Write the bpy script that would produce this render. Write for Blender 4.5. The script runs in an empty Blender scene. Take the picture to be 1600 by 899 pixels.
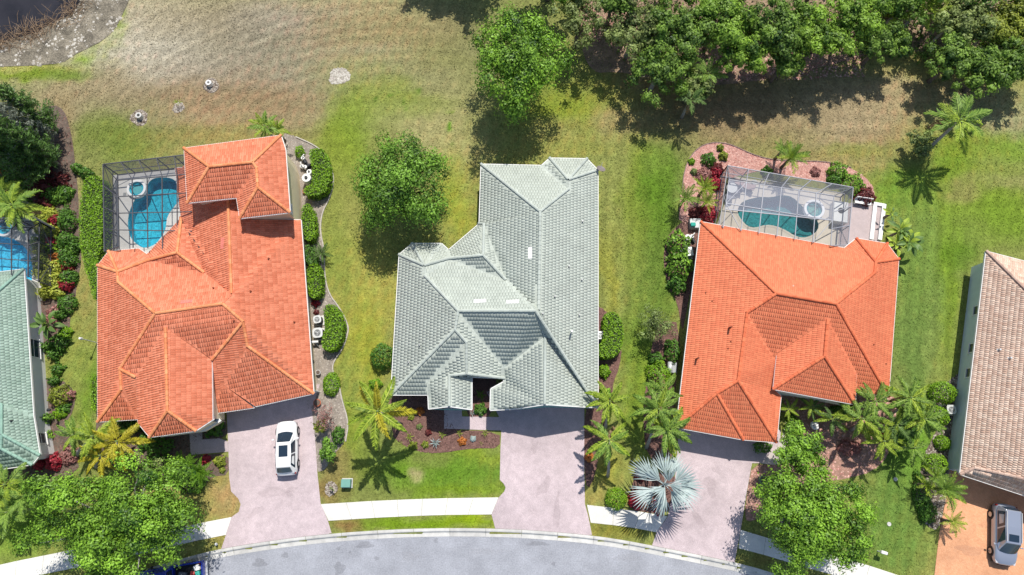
import bpy, math, random
import numpy as np
from mathutils import Vector, Matrix
from mathutils.geometry import tessellate_polygon
random.seed(7); RG = np.random.default_rng(7)
C = bpy.context.scene.collection
# ---------------------------------------------------------------- camera, sky, sun
H = 60.0; TILT = math.radians(13.6); FPX = 1066.7; ct, st = math.cos(TILT), math.sin(TILT)
cam_d = bpy.data.cameras.new('camera'); cam_d.lens = 24; cam_d.sensor_width = 36; cam_d.clip_end = 3000
cam = bpy.data.objects.new('camera', cam_d); C.objects.link(cam); cam.location = (0, 0, H); cam.rotation_euler = (TILT, 0, 0)
bpy.context.scene.camera = cam
SUN = Vector((.14, .575, 1.0)).normalized()
w = bpy.data.worlds.new('World'); bpy.context.scene.world = w; w.use_nodes = True
nt = w.node_tree; sky = nt.nodes.new('ShaderNodeTexSky'); sky.sky_type = 'NISHITA'; sky.sun_disc = False
sky.sun_elevation = math.asin(SUN.z); sky.sun_rotation = math.atan2(SUN.x, SUN.y)
nt.links.new(sky.outputs[0], nt.nodes['Background'].inputs[0]); nt.nodes['Background'].inputs[1].default_value = .12
sl = bpy.data.lights.new('sun', 'SUN'); sl.energy = 4.7; sl.angle = math.radians(.5); sl.color = (1, .955, .89)
so = bpy.data.objects.new('sun', sl); C.objects.link(so); so.rotation_euler = SUN.to_track_quat('Z', 'Y').to_euler(); so.location = (20, 40, 90)
vs = bpy.context.scene.view_settings; vs.view_transform = 'Standard'; vs.look = 'None'; vs.exposure = 0.07; vs.gamma = 1

def G(px, py, z=0.0):
    """point of the place at height z that the photograph shows at (px, py)"""
    u = (np.asarray(px, float)-800)/FPX; v = (np.asarray(py, float)-449.5)/FPX
    k = (H-z)/(ct+v*st)
    return u*k, (st-v*ct)*k
def g3(px, py, z=0.0):
    x, y = G(px, py, z); return Vector((float(x), float(y), z))
def IMG(x, y, z=0.0):
    zc = y*st+(H-z)*ct; return 800+FPX*x/zc, 449.5+FPX*((H-z)*st-y*ct)/zc
def PPM(py, z=0.0):
    return FPX*(ct+(py-449.5)/FPX*st)/(H-z)

# ---------------------------------------------------------------- materials
def L(c):
    if isinstance(c, str): c = [int(c[i:i+2], 16)/255 for i in (0, 2, 4)]; c = [x/12.92 if x <= .04045 else ((x+.055)/1.055)**2.4 for x in c]
    return (*c[:3], 1)
def mat(name, c1, c2=None, rough=.85, spec=.3, noise=None, bump=None, metal=0, trans=0, coat=0, alpha=1, attr='v', noise2=None):
    """c1..c2 chosen by the face attribute v; noise=(scale, dark, light) multiplies; bump=(scale, strength, distance)"""
    m = bpy.data.materials.new(name); m.use_nodes = True; n = m.node_tree.nodes; l = m.node_tree.links
    b = n['Principled BSDF']; b.inputs['Roughness'].default_value = rough; b.inputs['Metallic'].default_value = metal
    b.inputs['Specular IOR Level'].default_value = spec; b.inputs['Coat Weight'].default_value = coat; b.inputs['Coat Roughness'].default_value = .05
    col = None
    if c2 is not None:
        a = n.new('ShaderNodeAttribute'); a.attribute_name = attr
        mx = n.new('ShaderNodeMix'); mx.data_type = 'RGBA'; l.new(a.outputs['Fac'], mx.inputs[0]); mx.inputs[6].default_value = L(c1); mx.inputs[7].default_value = L(c2); col = mx.outputs[2]
    tc = n.new('ShaderNodeTexCoord')
    for ns in (noise, noise2):
        if not ns: continue
        t = n.new('ShaderNodeTexNoise'); t.inputs['Scale'].default_value = ns[0]; t.inputs['Detail'].default_value = 5; t.inputs['Roughness'].default_value = .65
        l.new(tc.outputs['Object'], t.inputs['Vector'])
        r = n.new('ShaderNodeMapRange'); r.inputs[1].default_value = .3; r.inputs[2].default_value = .7; r.inputs[3].default_value = ns[1]; r.inputs[4].default_value = ns[2]; l.new(t.outputs[0], r.inputs[0])
        vm = n.new('ShaderNodeVectorMath'); vm.operation = 'SCALE'
        if col is None: vm.inputs[0].default_value = L(c1)[:3]
        else: l.new(col, vm.inputs[0])
        l.new(r.outputs[0], vm.inputs['Scale']); col = vm.outputs[0]
    if col is None: b.inputs['Base Color'].default_value = L(c1)
    else: l.new(col, b.inputs['Base Color'])
    if bump:
        t = n.new('ShaderNodeTexNoise'); t.inputs['Scale'].default_value = bump[0]; t.inputs['Detail'].default_value = 4; l.new(tc.outputs['Object'], t.inputs['Vector'])
        bp = n.new('ShaderNodeBump'); bp.inputs['Strength'].default_value = bump[1]; bp.inputs['Distance'].default_value = bump[2]; l.new(t.outputs[0], bp.inputs['Height']); l.new(bp.outputs[0], b.inputs['Normal'])
    out = n['Material Output']
    if trans:
        tr = n.new('ShaderNodeBsdfTranslucent'); ms = n.new('ShaderNodeMixShader'); ms.inputs[0].default_value = trans
        if col is None: tr.inputs[0].default_value = L(c1)
        else: l.new(col, tr.inputs[0])
        l.new(b.outputs[0], ms.inputs[1]); l.new(tr.outputs[0], ms.inputs[2]); l.new(ms.outputs[0], out.inputs[0])
    if alpha < 1:
        tr = n.new('ShaderNodeBsdfTransparent'); ms = n.new('ShaderNodeMixShader'); ms.inputs[0].default_value = alpha
        l.new(tr.outputs[0], ms.inputs[1]); l.new(b.outputs[0], ms.inputs[2]); l.new(ms.outputs[0], out.inputs[0])
    return m
def clear_mat(name, tint, rough=.03, fres=.04, tcol=None):
    m = bpy.data.materials.new(name); m.use_nodes = True; n = m.node_tree.nodes; l = m.node_tree.links; n.remove(n['Principled BSDF'])
    t = n.new('ShaderNodeBsdfTransparent'); t.inputs[0].default_value = L(tint); g = n.new('ShaderNodeBsdfGlossy'); g.inputs[1].default_value = rough
    f = n.new('ShaderNodeFresnel'); f.inputs[0].default_value = 1.33; ms = n.new('ShaderNodeMixShader')
    tc = n.new('ShaderNodeTexCoord'); nz = n.new('ShaderNodeTexNoise'); nz.inputs['Scale'].default_value = 3; nz.inputs['Detail'].default_value = 3; bp = n.new('ShaderNodeBump'); bp.inputs[0].default_value = .4; bp.inputs[1].default_value = .05
    l.new(tc.outputs['Object'], nz.inputs['Vector']); l.new(nz.outputs[0], bp.inputs['Height']); l.new(bp.outputs[0], g.inputs['Normal']); l.new(bp.outputs[0], f.inputs['Normal'])
    l.new(f.outputs[0], ms.inputs[0]); l.new(t.outputs[0], ms.inputs[1]); l.new(g.outputs[0], ms.inputs[2]); l.new(ms.outputs[0], n['Material Output'].inputs[0]); return m
M = {}
M['white'] = mat('white_paint', (.78, .77, .74), rough=.5)
M['wall_cream'] = mat('cream_stucco', (.72, .62, .42), noise=(1.2, .93, 1.05), bump=(30, .3, .02))
M['wall_white'] = mat('white_stucco', (.74, .74, .72), noise=(1.2, .95, 1.03), bump=(30, .3, .02))
M['wall_sage'] = mat('sage_stucco', (.60, .68, .69), noise=(1.2, .93, 1.05), bump=(30, .3, .02))
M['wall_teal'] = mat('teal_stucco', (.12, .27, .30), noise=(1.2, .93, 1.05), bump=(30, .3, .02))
M['grey_dark'] = mat('dark_plastic', (.035, .037, .04), rough=.5)
M['grey_mid'] = mat('grey_metal_paint', (.30, .31, .31), rough=.45, metal=.3)
M['galv'] = mat('light_metal', (.62, .63, .62), rough=.4, metal=.3)
M['glass_dark'] = mat('window_glass', (.03, .05, .07), rough=.08, spec=.6)
M['bronze'] = mat('bronze_frame', (.10, .10, .11), rough=.45, metal=.2)
M['alu'] = mat('white_aluminium_frame', (.30, .31, .34), rough=.45, metal=.1)
M['concrete'] = mat('sidewalk_concrete', (.66, .64, .59), (.78, .76, .70), noise=(.9, .88, 1.05), noise2=(14, .93, 1.06), bump=(60, .3, .01))
M['kerb'] = mat('kerb_concrete', (.52, .51, .48), (.64, .63, .59), noise=(1.5, .8, 1.1), noise2=(20, .9, 1.08))
M['deck'] = mat('pool_deck_coating', (.56, .55, .52), (.62, .61, .58), noise=(1.5, .92, 1.05), noise2=(25, .95, 1.04))
M['deck_tan'] = mat('tan_pool_deck', (.62, .56, .46), (.66, .60, .50), noise=(1.5, .92, 1.05), noise2=(25, .95, 1.04))
M['bark'] = mat('bark', (.16, .125, .095), noise=(6, .6, 1.4), bump=(25, .8, .03))
M['bark_grey'] = mat('palm_trunk', (.36, .34, .31), noise=(9, .7, 1.2), bump=(30, .6, .02))
M['bark_pale'] = mat('pale_dead_wood', (.38, .34, .29), noise=(8, .7, 1.2))
M['stem'] = mat('green_stem', (.16, .22, .07), rough=.6)
M['rock_pale'] = mat('pale_rock', (.30, .27, .22), (.60, .57, .50), noise=(5, .8, 1.15), bump=(12, .6, .05))
M['rock_pink'] = mat('pink_lava_rock', (.40, .17, .14), (.66, .42, .35), noise=(8, .8, 1.15))
M['chip_brown'] = mat('mulch_chips', (.075, .04, .03), (.26, .15, .12))
M['chip_grey'] = mat('grey_gravel_stones', (.20, .17, .14), (.50, .45, .38))
M['terracotta'] = mat('terracotta', (.50, .12, .05), noise=(8, .8, 1.1))
def fol(name, c1, c2, trans=.28, rough=.5): return mat(name, c1, c2, rough=rough, spec=.35, trans=trans)
M['oak'] = fol('oak_leaves', (.022, .07, .012), (.27, .50, .055))
M['oak_dark'] = fol('dark_oak_leaves', (.03, .07, .016), (.24, .42, .06))
M['oak_bright'] = fol('bright_oak_leaves', (.025, .085, .010), (.34, .60, .055))
M['olive'] = fol('olive_leaves', (.07, .10, .03), (.36, .46, .14))
M['yellowgreen'] = fol('yellow_green_leaves', (.09, .13, .015), (.38, .44, .05))
M['hedge'] = fol('hedge_leaves', (.07, .17, .008), (.32, .56, .025))
M['hedge_dark'] = fol('dark_hedge_leaves', (.03, .09, .012), (.16, .34, .04))
M['pine'] = fol('conifer_needles', (.03, .08, .02), (.20, .36, .08))
M['pine_grey'] = fol('grey_needles', (.14, .17, .13), (.40, .44, .36))
M['palm'] = fol('palm_leaflets', (.08, .18, .025), (.36, .52, .09))
M['palm_dark'] = fol('dark_palm_leaflets', (.05, .11, .02), (.20, .32, .08))
M['palm_lime'] = fol('lime_palm_leaflets', (.14, .24, .02), (.48, .60, .07))
M['palm_yellow'] = fol('yellow_palm_leaflets', (.28, .26, .015), (.62, .56, .05))
M['palm_silver'] = fol('silver_blue_fan_leaves', (.26, .35, .34), (.52, .60, .58), trans=.15)
M['cycad'] = fol('cycad_leaflets', (.06, .16, .012), (.22, .42, .03))
M['red'] = fol('red_croton_leaves', (.16, .012, .02), (.62, .05, .08))
M['maroon'] = fol('maroon_leaves', (.07, .012, .015), (.24, .05, .045))
M['pinkleaf'] = fol('dusty_pink_leaves', (.25, .10, .09), (.55, .28, .24))
M['chartreuse'] = fol('chartreuse_leaves', (.24, .30, .03), (.66, .70, .10))
M['orangeleaf'] = fol('orange_leaves', (.40, .10, .02), (.80, .35, .08))
M['twigs'] = mat('pale_twigs', (.34, .29, .24), (.52, .46, .40))
M['reed'] = mat('dead_reeds', (.13, .08, .045), (.34, .24, .15))

# ---------------------------------------------------------------- mesh helpers
def tag(o, label=None, cat=None, group=None, kind=None):
    if label: o['label'] = label
    if cat: o['category'] = cat
    if group: o['group'] = group
    if kind: o['kind'] = kind
    return o
def thing(name, label, cat, loc=(0, 0, 0), group=None, rz=0):
    o = bpy.data.objects.new(name, None); C.objects.link(o); o.location = loc; o.rotation_euler = (0, 0, rz); o.empty_display_size = .3
    return tag(o, label, cat, group)
def org(p):
    v = Vector((0, 0, 0))
    while p is not None: v += Vector(p.location); p = p.parent
    return v
def link(name, me, parent=None, m=None):
    o = bpy.data.objects.new(name, me); C.objects.link(o)
    if parent is not None: o.parent = parent
    if m is not None and not me.materials: me.materials.append(m)
    return o
def mk(name, verts, faces, m, parent=None, smooth=False, v=None, local=False, **t):
    """verts in place coordinates, faces any size, v = per-face attribute"""
    q = org(parent) if parent is not None and not local else Vector((0, 0, 0))
    me = bpy.data.meshes.new(name); me.from_pydata([(a[0]-q.x, a[1]-q.y, a[2]-q.z) for a in verts], [], faces)
    if v is not None:
        at = me.attributes.new('v', 'FLOAT', 'FACE'); at.data.foreach_set('value', np.asarray(v, np.float32))
    if smooth: me.polygons.foreach_set('use_smooth', [True]*len(me.polygons))
    me.update(); return tag(link(name, me, parent, m), **t)
def npmesh(name, V, F, v=None, col=None, smooth=False):
    """V (n,3), F (m,k)"""
    V = np.ascontiguousarray(V, np.float32); F = np.ascontiguousarray(F, np.int32); k = F.shape[1]
    me = bpy.data.meshes.new(name); me.vertices.add(len(V)); me.vertices.foreach_set('co', V.ravel())
    me.loops.add(F.size); me.loops.foreach_set('vertex_index', F.ravel()); me.polygons.add(len(F))
    me.polygons.foreach_set('loop_start', np.arange(0, F.size, k, dtype=np.int32)); 
    try: me.polygons.foreach_set('loop_total', np.full(len(F), k, np.int32))
    except Exception: pass
    if v is not None: me.attributes.new('v', 'FLOAT', 'FACE').data.foreach_set('value', np.asarray(v, np.float32))
    if col is not None:
        a = me.attributes.new('col', 'FLOAT_COLOR', 'POINT' if len(col) == len(V) else 'FACE'); c4 = np.ones((len(col), 4), np.float32); c4[:, :3] = col; a.data.foreach_set('color', c4.ravel())
    if smooth: me.polygons.foreach_set('use_smooth', np.ones(len(F), bool))
    me.update(calc_edges=True); me.validate(); return me
class MB:
    def __init__(s): s.v = []; s.f = []; s.a = []
    def add(s, vs, fs, a=.5):
        n = len(s.v); s.v += [tuple(p) for p in vs]; s.f += [tuple(i+n for i in f) for f in fs]; s.a += [a]*len(fs); return s
    def box(s, c, sz, rz=0, a=.5, mtx=None):
        x, y, z = [k/2 for k in sz]; cc, ss = math.cos(rz), math.sin(rz); vs = []
        for dx, dy, dz in ((-x,-y,-z),(x,-y,-z),(x,y,-z),(-x,y,-z),(-x,-y,z),(x,-y,z),(x,y,z),(-x,y,z)):
            vs.append((c[0]+dx*cc-dy*ss, c[1]+dx*ss+dy*cc, c[2]+dz))
        return s.add(vs, [(0,3,2,1),(4,5,6,7),(0,1,5,4),(1,2,6,5),(2,3,7,6),(3,0,4,7)], a)
    def bar(s, p, q, wd, ht=None, a=.5):
        p, q = Vector(p), Vector(q); ht = ht or wd; d = (q-p); 
        if d.length < 1e-6: return s
        d.normalize(); r = d.cross(Vector((0, 0, 1)))
        if r.length < 1e-3: r = Vector((1, 0, 0))
        r.normalize(); u = r.cross(d); r *= wd/2; u *= ht/2
        return s.add([p-r-u, p+r-u, p+r+u, p-r+u, q-r-u, q+r-u, q+r+u, q-r+u], [(0,1,2,3),(7,6,5,4),(0,4,5,1),(1,5,6,2),(2,6,7,3),(3,7,4,0)], a)
    def tube(s, pts, rad, n=8, a=.5, cap=True):
        pts = [Vector(p) for p in pts]; rad = rad if hasattr(rad, '__len__') else [rad]*len(pts); base = len(s.v); prev = None
        for i, p in enumerate(pts):
            d = (pts[min(i+1, len(pts)-1)]-pts[max(i-1, 0)]).normalized(); r = prev if prev is not None else (Vector((1, 0, 0)) if abs(d.x) < .8 else Vector((0, 1, 0)))
            r = (r-d*r.dot(d)).normalized(); prev = r; u = d.cross(r)
            for k in range(n):
                t = 2*math.pi*k/n; s.v.append(tuple(p+(r*math.cos(t)+u*math.sin(t))*rad[i]))
        for i in range(len(pts)-1):
            for k in range(n):
                A = base+i*n+k; B = base+i*n+(k+1) % n; s.f.append((A, B, B+n, A+n)); s.a.append(a)
        if cap:
            s.f.append(tuple(base+k for k in range(n-1, -1, -1))); s.f.append(tuple(base+(len(pts)-1)*n+k for k in range(n))); s.a += [a, a]
        return s
    def cyl(s, c, r, z0, z1, n=20, r2=None, a=.5): return s.tube([(c[0], c[1], z0), (c[0], c[1], z1)], [r, r if r2 is None else r2], n, a)
    def ring(s, c, r0, r1, z0, z1, n=28, a=.5):
        b = len(s.v)
        for k in range(n):
            t = 2*math.pi*k/n; cc, ss = math.cos(t), math.sin(t)
            for r, z in ((r0, z0), (r1, z0), (r1, z1), (r0, z1)): s.v.append((c[0]+r*cc, c[1]+r*ss, z))
        for k in range(n):
            A = b+4*k; B = b+4*((k+1) % n)
            for i in range(4): s.f.append((A+i, A+(i+1) % 4, B+(i+1) % 4, B+i)); s.a.append(a)
        return s
    def prism(s, poly, z0, z1, a=.5):
        n = len(poly); b = len(s.v); s.v += [(p[0], p[1], z0) for p in poly]+[(p[0], p[1], z1) for p in poly]
        for i in range(n): j = (i+1) % n; s.f.append((b+i, b+j, b+n+j, b+n+i)); s.a.append(a)
        for t in tessellate_polygon([[Vector((p[0], p[1], 0)) for p in poly]]): s.f.append(tuple(b+n+i for i in t)); s.a.append(a)
        return s
    def build(s, name, m, parent=None, smooth=False, bevel=0, local=False, **t):
        o = mk(name, s.v, s.f, m, parent, smooth, v=s.a, local=local, **t)
        import bmesh
        bm = bmesh.new(); bm.from_mesh(o.data); bmesh.ops.recalc_face_normals(bm, faces=bm.faces); bm.to_mesh(o.data); bm.free()
        if bevel:
            b = o.modifiers.new('bevel', 'BEVEL'); b.width = bevel; b.segments = 2; b.limit_method = 'ANGLE'; b.angle_limit = math.radians(35)
        return o
def area2(P): return sum(P[i][0]*P[(i+1) % len(P)][1]-P[(i+1) % len(P)][0]*P[i][1] for i in range(len(P)))
def offset_poly(P, d):
    """d > 0 moves inward"""
    P = [Vector((p[0], p[1])) for p in P]; sgn = 1 if area2(P) > 0 else -1; n = len(P); out = []
    for i in range(n):
        a, b, c = P[i-1], P[i], P[(i+1) % n]; e1 = (b-a).normalized(); e2 = (c-b).normalized()
        n1 = Vector((-e1.y, e1.x))*sgn; n2 = Vector((-e2.y, e2.x))*sgn; k = 1+n1.dot(n2); k = max(k, .35); out.append(b+(n1+n2)*d/k)
    return out
def pip(x, y, P):
    """vectorised point in polygon"""
    x = np.asarray(x); y = np.asarray(y); r = np.zeros(x.shape, bool); n = len(P)
    for i in range(n):
        x1, y1 = P[i][0], P[i][1]; x2, y2 = P[i-1][0], P[i-1][1]
        if y1 == y2: continue
        c = ((y1 > y) != (y2 > y)) & (x < (x2-x1)*(y-y1)/(y2-y1)+x1); r ^= c
    return r
def smooth_poly(P, it=2, closed=True):
    P = [tuple(p) for p in P]
    for _ in range(it):
        Q = []
        n = len(P)
        for i in range(n if closed else n-1):
            a, b = P[i], P[(i+1) % n]; Q += [(a[0]*.75+b[0]*.25, a[1]*.75+b[1]*.25), (a[0]*.25+b[0]*.75, a[1]*.25+b[1]*.75)]
        if not closed: Q = [P[0]]+Q+[P[-1]]
        P = Q
    return P
def wp(P, z=0.0): return [tuple(g3(p[0], p[1], z)) for p in P]
def sheet(name, P, z, m, parent=None, smooth=0, holes=(), world=False, **t):
    if smooth: P = smooth_poly(P, smooth)
    W = [Vector((p[0], p[1], z)) for p in P] if world else [Vector(p) for p in wp(P, z)]
    loops = [W]+[[Vector((p[0], p[1], z)) for p in h] for h in holes]; allv = [p for l in loops for p in l]
    F = []
    for a, b, c in tessellate_polygon(loops):
        A, B, Cc = allv[a], allv[b], allv[c]
        F.append((a, b, c) if (B-A).cross(Cc-A).z > 0 else (a, c, b))
    return mk(name, allv, F, m, parent, **t)
def scatter(P, n, rng=RG):
    """n points inside world polygon P"""
    xs = [p[0] for p in P]; ys = [p[1] for p in P]; out = np.zeros((0, 2))
    while len(out) < n:
        q = rng.uniform((min(xs), min(ys)), (max(xs), max(ys)), (max(n*2, 64), 2)); out = np.vstack([out, q[pip(q[:, 0], q[:, 1], P)]])
    return out[:n]
def unit(a): return a/np.maximum(np.linalg.norm(a, axis=1, keepdims=True), 1e-9)
def leaf_arrays(Pc, N, size, asp=.5, rng=RG, var=None):
    """folded diamond leaves: Pc (n,3) centres, N normals, size (n,)"""
    n = len(Pc); r = rng.normal(size=(n, 3)); T = unit(r-N*(r*N).sum(1, keepdims=True)); B = np.cross(N, T); s = np.asarray(size).reshape(-1, 1)*np.ones((n, 1))
    V = np.stack([Pc-T*s*.5, Pc+B*s*asp*.5+N*s*.1, Pc+T*s*.5, Pc-B*s*asp*.5+N*s*.1], 1).reshape(-1, 3)
    F = np.arange(4*n).reshape(-1, 4); v = rng.random(n) if var is None else np.clip(var, 0, 1)
    return V, F, v
def blobs(xy, z, s, rng=RG, flat=.7):
    """little stones / chips: squashed tetra-octahedra standing on z"""
    n = len(xy); s = np.asarray(s).reshape(-1, 1, 1)*np.ones((n, 1, 1)); base = np.array([[1,0,0],[0,1,0],[-1,0,0],[0,-1,0],[0,0,1.]])[None]*np.array([1, 1, flat])
    base = base*rng.uniform(.6, 1.3, (n, 5, 1))*s; t = rng.uniform(0, 6.28, n); c, q = np.cos(t)[:, None], np.sin(t)[:, None]
    X = base[:, :, 0]*c-base[:, :, 1]*q+xy[:, :1]; Y = base[:, :, 0]*q+base[:, :, 1]*c+xy[:, 1:2]; Z = base[:, :, 2]+z
    V = np.stack([X, Y, Z], 2).reshape(-1, 3); f = np.array([[0,1,4],[1,2,4],[2,3,4],[3,0,4]]); F = (f[None]+5*np.arange(n)[:, None, None]).reshape(-1, 3)
    return V, F, np.repeat(rng.random(n), 4)
# ---------------------------------------------------------------- the ground
KERB = [(-330,1120),(-60,1005),(120,928),(215,893),(310,866),(350,857),(400,849),(455,841),(520,834),(590,829),(660,826),(730,825.5),(800,827),(860,831),(915,836),(960,842),(1000,849),(1050,859),(1100,869),(1157,881),(1200,893),(1290,922),(1420,975),(1640,1090),(1900,1260)]
KW = [Vector(p) for p in wp(smooth_poly(KERB, 2, closed=False))]
POND = [(-260,-220),(165,-220),(140,-60),(128,-5),(118,16),(98,30),(70,42),(58,52),(30,58),(0,66),(-90,84),(-260,110)]
PONDW = wp(smooth_poly(POND, 1))
POOL1 = [(214,382),(205,374),(201,360),(200,345),(203,330),(209,316),(216,306),(222,300),(230,291),(234,284),(241,279),(252,277.5),(264,278),(273,281),(280,290),(285,310),(272,325),(262,340),(261,352),(259,362),(252,373),(243,383),(232,388),(222,388)]
SPA1C, SPA1R = (216,297), 14
POOL2 = [(1152,325),(1160,315),(1172,311),(1188,308),(1204,309),(1222,305),(1238,308),(1252,322),(1268,335),(1279,348),(1278,360),(1268,369),(1254,373),(1240,369),(1228,361),(1212,354),(1196,352),(1180,357),(1168,355),(1158,345),(1152,335)]
SPA2C, SPA2R = (1270,329), 15
POOL3 = [(-60,340),(-10,368),(18,371),(38,384),(50,400),(53,420),(50,450),(-60,470)]
SPA3C, SPA3R = (11,357), 14
POOLS = [smooth_poly(p, 1) for p in (POOL1, POOL2, POOL3)]; POOLSW = [wp(p) for p in POOLS]

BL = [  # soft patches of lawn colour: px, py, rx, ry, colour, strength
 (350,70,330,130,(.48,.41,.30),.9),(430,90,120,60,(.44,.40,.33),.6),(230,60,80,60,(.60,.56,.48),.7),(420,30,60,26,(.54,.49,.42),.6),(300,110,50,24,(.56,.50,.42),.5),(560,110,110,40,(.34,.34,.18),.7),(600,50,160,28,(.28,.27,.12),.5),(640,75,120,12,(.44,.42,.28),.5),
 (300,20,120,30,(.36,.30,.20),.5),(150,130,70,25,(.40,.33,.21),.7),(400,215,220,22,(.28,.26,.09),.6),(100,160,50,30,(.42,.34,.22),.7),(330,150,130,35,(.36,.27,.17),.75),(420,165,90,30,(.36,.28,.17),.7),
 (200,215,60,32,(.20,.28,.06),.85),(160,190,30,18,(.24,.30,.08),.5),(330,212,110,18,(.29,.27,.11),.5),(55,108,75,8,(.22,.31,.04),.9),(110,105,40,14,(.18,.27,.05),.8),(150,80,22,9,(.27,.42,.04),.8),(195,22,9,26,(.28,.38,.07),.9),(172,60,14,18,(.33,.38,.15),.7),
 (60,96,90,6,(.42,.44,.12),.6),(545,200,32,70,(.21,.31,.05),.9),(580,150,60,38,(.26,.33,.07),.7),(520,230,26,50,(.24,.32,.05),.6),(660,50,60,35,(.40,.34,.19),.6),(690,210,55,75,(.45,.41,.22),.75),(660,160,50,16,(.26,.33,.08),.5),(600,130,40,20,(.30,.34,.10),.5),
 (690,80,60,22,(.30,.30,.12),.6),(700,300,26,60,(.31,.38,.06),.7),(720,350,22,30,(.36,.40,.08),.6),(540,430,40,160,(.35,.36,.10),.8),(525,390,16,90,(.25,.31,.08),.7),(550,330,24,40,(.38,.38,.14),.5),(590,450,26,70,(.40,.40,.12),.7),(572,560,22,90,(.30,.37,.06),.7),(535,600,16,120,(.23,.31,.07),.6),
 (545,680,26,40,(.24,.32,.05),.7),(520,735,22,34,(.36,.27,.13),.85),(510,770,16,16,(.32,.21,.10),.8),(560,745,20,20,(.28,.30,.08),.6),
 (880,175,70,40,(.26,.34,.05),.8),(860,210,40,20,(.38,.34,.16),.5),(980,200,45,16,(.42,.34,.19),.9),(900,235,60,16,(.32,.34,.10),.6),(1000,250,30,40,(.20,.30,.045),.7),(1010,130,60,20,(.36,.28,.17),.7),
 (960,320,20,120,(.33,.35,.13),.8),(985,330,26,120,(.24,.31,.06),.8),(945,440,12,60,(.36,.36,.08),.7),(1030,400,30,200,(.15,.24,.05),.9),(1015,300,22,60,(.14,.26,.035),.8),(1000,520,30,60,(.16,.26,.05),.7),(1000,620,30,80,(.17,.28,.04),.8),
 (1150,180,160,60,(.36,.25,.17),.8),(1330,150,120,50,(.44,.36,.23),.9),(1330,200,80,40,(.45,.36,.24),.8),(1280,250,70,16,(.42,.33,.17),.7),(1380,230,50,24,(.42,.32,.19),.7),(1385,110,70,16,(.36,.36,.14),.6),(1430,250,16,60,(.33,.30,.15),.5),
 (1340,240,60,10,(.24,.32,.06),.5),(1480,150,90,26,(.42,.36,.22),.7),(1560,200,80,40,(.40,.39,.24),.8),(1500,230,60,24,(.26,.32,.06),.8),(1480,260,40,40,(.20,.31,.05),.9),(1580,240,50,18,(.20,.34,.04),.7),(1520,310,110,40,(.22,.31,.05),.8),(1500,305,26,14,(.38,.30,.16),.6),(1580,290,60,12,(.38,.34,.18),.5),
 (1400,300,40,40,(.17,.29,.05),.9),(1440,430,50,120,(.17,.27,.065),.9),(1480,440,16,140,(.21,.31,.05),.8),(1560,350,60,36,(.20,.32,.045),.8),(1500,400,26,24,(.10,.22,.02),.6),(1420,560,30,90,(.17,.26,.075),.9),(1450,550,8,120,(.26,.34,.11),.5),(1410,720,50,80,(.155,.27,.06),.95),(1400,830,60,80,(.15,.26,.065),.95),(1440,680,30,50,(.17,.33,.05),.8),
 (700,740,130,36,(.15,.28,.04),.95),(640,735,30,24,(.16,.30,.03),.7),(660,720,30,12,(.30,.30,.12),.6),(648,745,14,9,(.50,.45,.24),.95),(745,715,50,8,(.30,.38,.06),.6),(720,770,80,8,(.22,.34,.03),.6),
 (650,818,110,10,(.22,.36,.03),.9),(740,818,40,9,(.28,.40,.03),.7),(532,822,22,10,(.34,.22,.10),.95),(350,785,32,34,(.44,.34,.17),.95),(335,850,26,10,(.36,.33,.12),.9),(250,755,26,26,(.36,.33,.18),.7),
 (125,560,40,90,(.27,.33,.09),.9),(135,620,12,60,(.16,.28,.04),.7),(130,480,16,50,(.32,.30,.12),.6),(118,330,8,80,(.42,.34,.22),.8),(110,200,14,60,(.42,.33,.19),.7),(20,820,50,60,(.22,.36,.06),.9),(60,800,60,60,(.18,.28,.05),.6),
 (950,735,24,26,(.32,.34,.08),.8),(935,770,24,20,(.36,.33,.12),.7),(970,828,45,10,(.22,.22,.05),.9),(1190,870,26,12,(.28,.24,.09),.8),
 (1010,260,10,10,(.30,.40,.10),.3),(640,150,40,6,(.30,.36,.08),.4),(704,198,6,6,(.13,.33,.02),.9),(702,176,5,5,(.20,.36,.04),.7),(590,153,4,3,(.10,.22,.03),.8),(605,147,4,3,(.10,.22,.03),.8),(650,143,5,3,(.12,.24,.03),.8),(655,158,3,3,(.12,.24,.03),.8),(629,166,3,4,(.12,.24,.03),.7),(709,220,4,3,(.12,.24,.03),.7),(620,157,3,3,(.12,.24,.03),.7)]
_ph = RG.uniform(0, 6.28, 40); _fr = RG.normal(size=(40, 2))
def fbm(x, y, f0, n=5):
    r = 0; 
    for i in range(n):
        f = f0*1.9**i; a = _fr[(i*3) % 40]; b = _fr[(i*3+1) % 40]; c = _fr[(i*3+2) % 40]
        r = r+(np.sin(f*(a[0]*x+a[1]*y)+_ph[i])+np.sin(f*(b[0]*x+b[1]*y)+_ph[i+9])*np.cos(f*(c[0]*x+c[1]*y)+_ph[i+17]))*.6**i
    return r/2.2
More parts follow.
